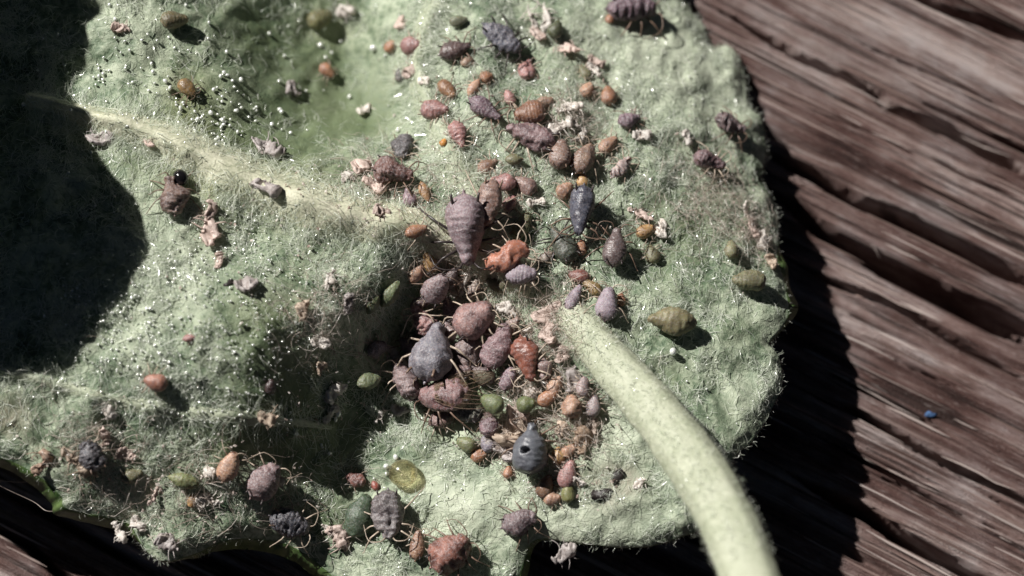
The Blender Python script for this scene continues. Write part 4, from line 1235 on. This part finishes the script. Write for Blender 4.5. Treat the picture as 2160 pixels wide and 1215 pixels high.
# winged aphid
wa = A(938, 832, 112, 78, 184, (0.27, 0.14, 0.135), 'winged reddish-mauve aphid below the big ribbed grey one', 'dry', 'oval', lift=0.35, wr=0.3, fold=0.07, name='winged_aphid', leg='brown')
for s in (-1, 1):
    b = MB(); nL, nW = 14, 7
    L_ = 1.28; vvv = []
    for i in range(nL):
        t = i / (nL - 1); hw = 0.26 * math.sin(math.pi * min(t * 0.92 + 0.06, 1)) ** 0.6
        for j in range(nW):
            q = j / (nW - 1) * 2 - 1
            vvv.append((0.18 - L_ * t, s * (0.10 + 0.20 * t + hw * q * 0.8), 0.52 - 0.16 * t - 0.06 * q * q + 0.015 * math.sin(9 * q + 7 * t)))
    ff = [(i * nW + j, (i + 1) * nW + j, (i + 1) * nW + j + 1, i * nW + j + 1) for i in range(nL - 1) for j in range(nW - 1)]
    b.add(vvv, ff)
    wg = b.build('wing', (M['wing'],), wa)
    b = MB()
    for q in (0, 1.6, 3, 4.5, 6):
        pts = [np.array(vvv[i * nW + int(q)]) * (1 - q % 1) + np.array(vvv[i * nW + min(int(q) + 1, nW - 1)]) * (q % 1) + (0, 0, 0.006) for i in range(0, nL)]
        b.tube(pts, np.linspace(0.008, 0.004, len(pts)), 4)
    b.build('wing_vein', (M['leg_brown'],), wg)
b = MB(); b.add(IV * 0.16 * np.array((1, 1.15, 0.9)) + (0, 0, 0.1), IF)
bead = b.build('black_bead', (M['black'],))
bead.matrix_world = surf_frame(381, 374, 30, 0.12, 0.1)
tag(bead, 'black shiny bead-like egg above the brown crumpled aphid, left', 'egg')

# ---- smooth green larvae
def larva(px, py, L, Wd, head, label, col=GREEN, shape='spindle', lift=0.02, ht=0.7, wr=0.08):
    return A(px, py, L, Wd, head, col, label, 'larva', shape, lift=lift, wr=wr, ht=ht, leg=None, parts=False, name='green_larva', group=GROUP_L, cat='larva', seg=0.008)


larva(1418, 677, 106, 58, 178, 'largest larva, olive-yellow and spindle-shaped, right of the stalk', (0.22, 0.195, 0.08), lift=0.15)
larva(1580, 591, 74, 46, 182, 'olive-green larva close to the right leaf margin', OLIVE, 'oval', lift=0.1)
larva(1543, 526, 42, 32, 88, 'small olive larva above the one at the right margin', OLIVE, 'oval')
larva(823, 620, 66, 36, 76, 'bright green larva hanging over the dark hollow, longer of the pair', GREEN, 'spindle', lift=0.2)
larva(787, 643, 46, 27, 70, 'bright green larva hanging over the dark hollow, shorter of the pair', GREEN, 'spindle', lift=0.1)
larva(779, 804, 58, 36, 15, 'green larva at the bottom of the dark hollow', GREEN, 'spindle', lift=0.35)
larva(1038, 850, 52, 40, 155, 'plump green larva under the wing tips of the winged aphid', (0.15, 0.19, 0.06), 'oval', lift=0.4)
larva(1110, 853, 40, 35, 10, 'small round green larva between plump green larva and orange nymph', (0.15, 0.19, 0.05), 'oval', lift=0.3)
larva(983, 936, 42, 32, 150, 'round lime-green larva above the blurred orange nymph', (0.2, 0.23, 0.08), 'oval')
larva(1198, 1040, 42, 29, 85, 'blurred olive-green larva right of the brown shiny nymph', (0.20, 0.21, 0.05), 'oval')
larva(758, 1088, 96, 58, 70, 'large dark green larva beside the grey wrinkled aphid', (0.06, 0.105, 0.05), 'oval', lift=0.0)
larva(278, 1004, 48, 30, 20, 'small yellow-green larva, left of two near the lower left margin', OLIVE, 'oval')
larva(386, 1013, 68, 32, 165, 'flat green larva, right of two near the lower left margin', (0.20, 0.23, 0.07), 'spindle')
larva(1172, 62, 44, 34, 70, 'blurred dark olive larva right of the forked white skin, top', (0.09, 0.11, 0.04), 'oval')
larva(967, 44, 40, 26, 10, 'blurred grey-green larva above the glossy dark brown aphid', (0.19, 0.21, 0.12), 'oval')
larva(675, 40, 60, 44, 30, 'blurred olive larva at the top of the upper left hollow', (0.17, 0.17, 0.05), 'oval', lift=0.0)
larva(368, 42, 62, 40, 10, 'blurred brown-olive larva in the upper left corner area', (0.14, 0.12, 0.045), 'oval', lift=0.05)

# ---- shed skins
WHT = (0.88, 0.83, 0.78); PNK = (0.76, 0.62, 0.56); GRY = (0.56, 0.51, 0.50); TAN = (0.70, 0.57, 0.46)
for a_ in [
    (1122, 38, 62, 14, 115, 'white forked skin at the top edge, left prong', WHT), (1146, 36, 74, 15, 78, 'white forked skin at the top edge, right prong', WHT),
    (1134, 72, 42, 26, 90, 'pinkish skin at the foot of the white fork', PNK), (1195, 105, 60, 26, 10, 'pinkish ragged skin right of the pale pink crumpled nymph, top', PNK),
    (1258, 128, 42, 20, -20, 'pinkish white skin above the olive nymph, upper right', PNK), (1254, 148, 44, 20, -55, 'white skin touching the small olive nymph, upper right', WHT),
    (1200, 230, 66, 17, 25, 'long white skin right of the round orange-brown aphid, topmost of the heap', WHT), (1180, 268, 62, 20, 15, 'long white skin right of the big mauve-red aphid, middle of the heap', WHT),
    (1218, 262, 56, 15, -30, 'thin white skin crossing the others in the heap', WHT), (1222, 288, 46, 14, 30, 'thin white skin at the bottom of the heap', WHT),
    (1355, 285, 44, 20, 30, 'white tattered skin below the grey-purple nymph, upper right', WHT), (1450, 290, 34, 22, -35, 'white skin left of the mauve-red aphid at the right margin', WHT),
    (1130, 426, 42, 16, 20, 'bright white curved skin left of the peach nymph', WHT), (1352, 452, 62, 20, -15, 'whitish skin above the yellow-orange nymph, right half', PNK),
    (1396, 482, 42, 26, 60, 'white fluffy skin right of the yellow-orange nymph', WHT), (1577, 442, 40, 13, 110, 'white rod-like skin at the right margin, topmost of the chain', WHT),
    (1588, 478, 56, 26, -60, 'pinkish white skin at the right margin, second of the chain', PNK), (1606, 506, 54, 26, -65, 'pinkish white skin at the right margin, lowest of the chain', WHT),
    (1625, 552, 36, 22, -70, 'pale tattered skin on the right margin above the olive-green larva', TAN),
    (766, 352, 54, 34, 60, 'pale broken skin at the left of the red-brown wrinkled aphid, upper', PNK), (790, 390, 58, 28, -20, 'pinkish broken skin at the left of the red-brown wrinkled aphid, lower', PNK),
    (735, 372, 40, 18, 50, 'small pale skin farther left of the red-brown wrinkled aphid', WHT), (805, 450, 44, 24, 10, 'pink flake lying on the pale left vein', PNK),
    (862, 150, 40, 24, 40, 'pinkish tattered skin on the upward vein beside the dark grey aphid', PNK), (895, 170, 30, 18, 20, 'small white flake on the upward vein', WHT),
    (976, 585, 48, 24, 10, 'whitish skin between mauve round aphid and largest mauve-grey one', WHT), (968, 625, 34, 22, 70, 'bright white skin above the plump pink-brown aphid', WHT),
    (1066, 655, 58, 26, -35, 'white skin right of the plump pink-brown aphid', WHT), (1146, 662, 50, 30, 60, 'pinkish white skin at the left of the stalk head, upper', PNK),
    (1160, 700, 56, 28, 110, 'pinkish white skin at the left of the stalk head, lower', PNK), (1180, 745, 44, 24, 95, 'pinkish skin along the left side of the stalk, below two others', PNK),
    (1085, 788, 34, 24, 20, 'bright white skin at the lower left of the glossy red-brown aphid', WHT), (1122, 828, 34, 16, 30, 'white skin above the small round green larva', WHT),
    (1208, 800, 64, 26, 70, 'dusky skin along the left side of the stalk, by the peach nymph', GRY), (848, 770, 40, 20, 20, 'pale stub of skin at the left side of the big ribbed grey aphid', PNK),
    (830, 748, 56, 26, -20, 'dusky ragged skin between shrivelled aphid and ribbed grey one', GRY), (845, 862, 44, 22, -25, 'whitish skin below the wrinkled mauve-pink aphid', WHT),
    (806, 878, 46, 12, 35, 'thin white sliver below the green larva of the hollow', WHT), (1080, 908, 84, 44, 60, 'brownish crumpled skin heap at the left of the mummy, lower', TAN),
    (1095, 876, 52, 34, 20, 'pinkish crumpled skin above the head of the mummy', PNK), (1050, 935, 62, 34, 120, 'dusky crumpled skin between lilac-grey nymph and mummy', GRY),
    (1076, 955, 50, 26, 150, 'dusky brown skin at the lower left side of the mummy', GRY), (1226, 928, 62, 28, 70, 'pale peach skin right of the ringed amber nymph', (0.58, 0.43, 0.32)),
    (1222, 1016, 32, 18, -10, 'white blurred flake right of the mauve-pink blurred aphid', WHT), (1350, 1020, 36, 16, 15, 'white flake right of the two dark crumbs', WHT),
    (1190, 1166, 60, 24, 20, 'grey-white skin hanging below the lower leaf margin', GRY), (712, 1136, 66, 32, -55, 'pinkish star-shaped skin near the bottom edge, left of the dark green larva', PNK),
    (690, 1118, 34, 12, -45, 'thin white skin beside the pinkish star-shaped one', WHT), (160, 972, 78, 28, -35, 'pale fibrous skin left of the charcoal shrivelled aphid', (0.60, 0.48, 0.38)),
    (186, 998, 44, 22, -10, 'pale skin below the charcoal shrivelled aphid', (0.60, 0.48, 0.38)), (216, 922, 48, 18, 80, 'pale skin above the charcoal shrivelled aphid', PNK),
    (266, 956, 42, 26, -30, 'pinkish white skin right of the charcoal shrivelled aphid', PNK), (84, 976, 62, 22, 78, 'smooth peach-coloured skin standing on the lower left margin', (0.52, 0.38, 0.30)),
    (252, 1124, 54, 22, -40, 'bright white skin hanging over the lower left margin', WHT), (292, 1104, 40, 26, -70, 'pale ring-shaped skin right of the bright white hanging one', WHT),
    (352, 1150, 56, 30, -20, 'grey-white broken skin at the lowest leaf tip', GRY), (428, 1058, 46, 18, 65, 'white angular skin below the pale peach aphid, left', WHT),
    (450, 1052, 48, 16, -20, 'white angular skin below the pale peach aphid, right', WHT), (438, 1000, 44, 15, 50, 'white skin at the left of the pale peach aphid', WHT),
    (326, 1046, 50, 14, 50, 'thin pinkish skin left of the tiny yellow-orange nymph', PNK), (228, 866, 48, 20, -15, 'pale skin lying above the others, lower left', WHT),
    (566, 880, 46, 26, 0, 'whitish skin at the foot of the left lobe, lower left of the hollow', TAN), (590, 1012, 30, 15, -80, 'white flake at the right side of the plump dusty mauve aphid', WHT),
    (566, 310, 82, 24, -12, 'grey-pink rod-shaped skin casting a dark shadow, above the left vein', GRY), (441, 480, 86, 28, 78, 'greyish-pink long skin below the left vein', PNK),
    (560, 395, 66, 28, -50, 'grey legged skin on the left vein', GRY), (520, 597, 50, 30, 20, 'pale grey skin beside a black speck on the left lobe', GRY),
    (697, 590, 50, 17, 65, 'pale narrow skin at the upper right of the left lobe', WHT), (640, 655, 50, 20, 60, 'pale skin above the rim of the dark hollow', TAN),
    (735, 640, 44, 22, -60, 'whitish skin left of the two green larvae hanging over the hollow', GRY), (676, 722, 40, 28, 20, 'white curled skin on the flank of the left lobe', WHT),
    (680, 778, 30, 20, 40, 'small pale skin below the white curled one', TAN), (711, 828, 56, 22, 40, 'cream skin on the lower rim of the dark hollow, upper', WHT),
    (697, 872, 50, 20, 45, 'cream skin on the lower rim of the dark hollow, lower', WHT), (462, 548, 34, 20, 110, 'small pale skin beside a black dot, upper left lobe', PNK),
    (445, 440, 40, 22, 120, 'small pinkish skin at the upper end of the long one', PNK), (312, 298, 26, 18, 80, 'small pinkish flake on the far end of the left vein', PNK),
    (210, 285, 50, 36, 60, 'pale grey fluffy flake at the edge of the big shadow', GRY), (255, 60, 44, 14, -10, 'blurred pinkish flake near the upper left corner', PNK),
    (620, 185, 40, 26, -40, 'blurred whitish flake in the upper left hollow', GRY), (730, 25, 44, 30, 30, 'blurred whitish flake at the top of the upper left hollow', WHT),
    (845, 48, 36, 22, -40, 'blurred pinkish white flake left of the upward vein, top', PNK), (770, 228, 44, 18, 30, 'blurred whitish flake above the charcoal dried aphid', WHT),
    (1170, 648, 34, 20, 20, 'small pinkish flake left of the slim lilac nymph', PNK), (1108, 700, 34, 16, 60, 'small white flake above the glossy red-brown aphid', WHT),
    (1252, 900, 40, 22, 90, 'pale peach flake beside the lower stalk', (0.55, 0.45, 0.38)), (1185, 905, 34, 22, 40, 'tan tuft-like flake right of the head of the mummy', TAN),
]:
    skin(a_[0], a_[1], a_[2], a_[3], a_[4], a_[5], a_[6])

# ---- honeydew
b = MB()
r_ = 0.31
hv = IV.copy(); bm = bmesh.new(); bmesh.ops.create_icosphere(bm, subdivisions=4, radius=1.0); bm.verts.ensure_lookup_table()
HV = np.array([v.co[:] for v in bm.verts]); HF = np.array([[v.index for v in f_.verts] for f_ in bm.faces]); bm.free()
b.add(HV * r_ * np.array((1.0, 0.95, 0.8)) + (0, 0, 0.20), HF)
hd = b.build('honeydew_drop', (M['amber'],))
hd.matrix_world = surf_frame(850, 998, 0, 0.0, 0.20)
tag(hd, 'clear amber honeydew drop on the lower part of the leaf', 'droplet')

# ---- crumbs and specks
def crumb(px, py, size, label, mat='crumb', wood_=False, name='dark_crumb', cat='crumb', lift=0.0):
    SEED[0] += 1
    r = np.random.default_rng(SEED[0])
    s_ = size / 200.0
    v = IV * s_ * (1 + 0.55 * wv(IV, waves(r, 6, 2, 6)))[:, None] * np.array((1.2, 0.8, 0.35))
    o = mesh_obj(name, v, IF, (M[mat],))
    if wood_:
        z = WZ
        for _ in range(5):
            p = W(px, py, z); z = wood_z(p[0], p[1]) + s_ * 0.5
        o.location = W(px, py, z)
    else:
        o.matrix_world = surf_frame(px, py, r.uniform(0, 360), lift, s_ * 0.3)
    tag(o, label, cat)
    return o


crumb(485, 597, 18, 'black speck left of the pale grey skin on the left lobe')
crumb(478, 545, 11, 'black dot at the upper left of the left lobe')
crumb(1302, 1004, 36, 'dark crumb in a brown stain near the stalk, upper of two')
crumb(1278, 1044, 34, 'dark crumb in a brown stain near the stalk, lower of two')
crumb(1962, 875, 19, 'blue speck on the sunlit wood, larger and lower of two', 'blue', True, 'blue_speck', 'speck')
crumb(1987, 608, 14, 'blue speck in the long wood crack, smaller and upper of two', 'blue', True, 'blue_speck', 'speck')

# ---- silk threads over the dark gap, lower left
def thread(pts, label, rad=0.008):
    b = MB(); q = np.array([W(*p) for p in pts])
    b.tube(q, np.full(len(q), rad), 4, 0, 6)
    o = b.build('silk_thread', (M['fuzz'],))
    tag(o, label, 'thread')


thread([(-60, 1005, -0.3), (0, 1014, -0.5), (40, 1017, -0.55), (76, 1015, -0.45), (96, 1012, -0.45)], 'silk thread across the dark gap at the lower left, upper of two')
thread([(-40, 1002, -0.3), (10, 1030, -0.6), (70, 1058, -0.8), (100, 1078, -0.7), (140, 1074, -0.8)], 'silk thread across the dark gap at the lower left, lower of two')

# ---- loose hair tufts and fibres caught among the colony
def tuft(px, py, spread, n, label_, hmin=0.05, hmax=0.35):
    p = on_leaf0(px, py)
    x = rng.normal(p[0], spread / 100.0, n); y = rng.normal(p[1], spread / 100.0, n)
    q = hair_set(x, y, None, rng.uniform(0.2, 0.75, n), rng.uniform(0, 6.28, n), rng.uniform(hmin, hmax, n), None, 5, 0.5)
    ok = np.all([inside(q[0][:, j], q[1][:, j], outl) for j in range(5)], 0)
    return tuple(z_[ok] for z_ in q)


ts = [tuft(*t) for t in [(1080, 915, 35, 300, ''), (1160, 690, 45, 320, ''), (1200, 850, 55, 200, ''), (960, 570, 35, 240, ''), (1040, 640, 60, 200, ''), (1110, 800, 40, 220, ''), (700, 660, 60, 260, ''),
                         (1500, 420, 60, 380, ''), (1200, 260, 50, 160, ''), (780, 380, 50, 160, ''), (180, 970, 60, 240, ''), (420, 1050, 50, 120, ''), (1590, 490, 35, 200, ''), (260, 1090, 50, 120, ''), (1210, 910, 30, 160, ''), (930, 420, 60, 160, ''), (600, 1080, 80, 120, '')]]
# flakes of wax and skin dust between the insects
fx_, fy_ = [], []
for cxp, cyp, sx, sy, n in [(1000, 700, 130, 120, 260), (1130, 330, 130, 130, 200), (1160, 700, 30, 50, 70), (1100, 900, 80, 50, 120), (820, 380, 60, 50, 60), (300, 980, 160, 70, 160), (500, 1050, 120, 60, 90), (1590, 480, 25, 50, 50), (700, 850, 60, 50, 50), (1200, 1000, 70, 40, 60), (640, 430, 150, 40, 70), (500, 560, 150, 100, 60)]:
    for _ in range(n):
        p = on_leaf0(cxp + rng.normal(0, sx), cyp + rng.normal(0, sy)); fx_.append(p[0]); fy_.append(p[1])
fx_ = np.array(fx_); fy_ = np.array(fy_); ok = inside(fx_, fy_, outl); fx_, fy_ = fx_[ok], fy_[ok]
fz_ = Hq(fx_, fy_) + rng.uniform(0.05, 0.16, len(fx_))
V, Fs, nb = [], [], 0
for x_, y_, z_ in zip(fx_, fy_, fz_):
    R_ = np.linalg.qr(rng.normal(0, 1, (3, 3)))[0]; q = IV[:12] * rng.uniform(0.6, 1.3, (12, 1))
    V.append((q * np.array((1, 0.6, 0.25)) * rng.uniform(0.015, 0.055)) @ R_.T + (x_, y_, z_)); Fs.append(ICO + nb); nb += 12
fo = mesh_obj('wax_flakes', np.vstack(V), np.vstack(Fs), (M['flake'],), leaf, False)
fo['kind'] = 'stuff'
tf = make_hair('loose_fibres', ts, 0.0065, M['fuzz'], leaf, 0.02)
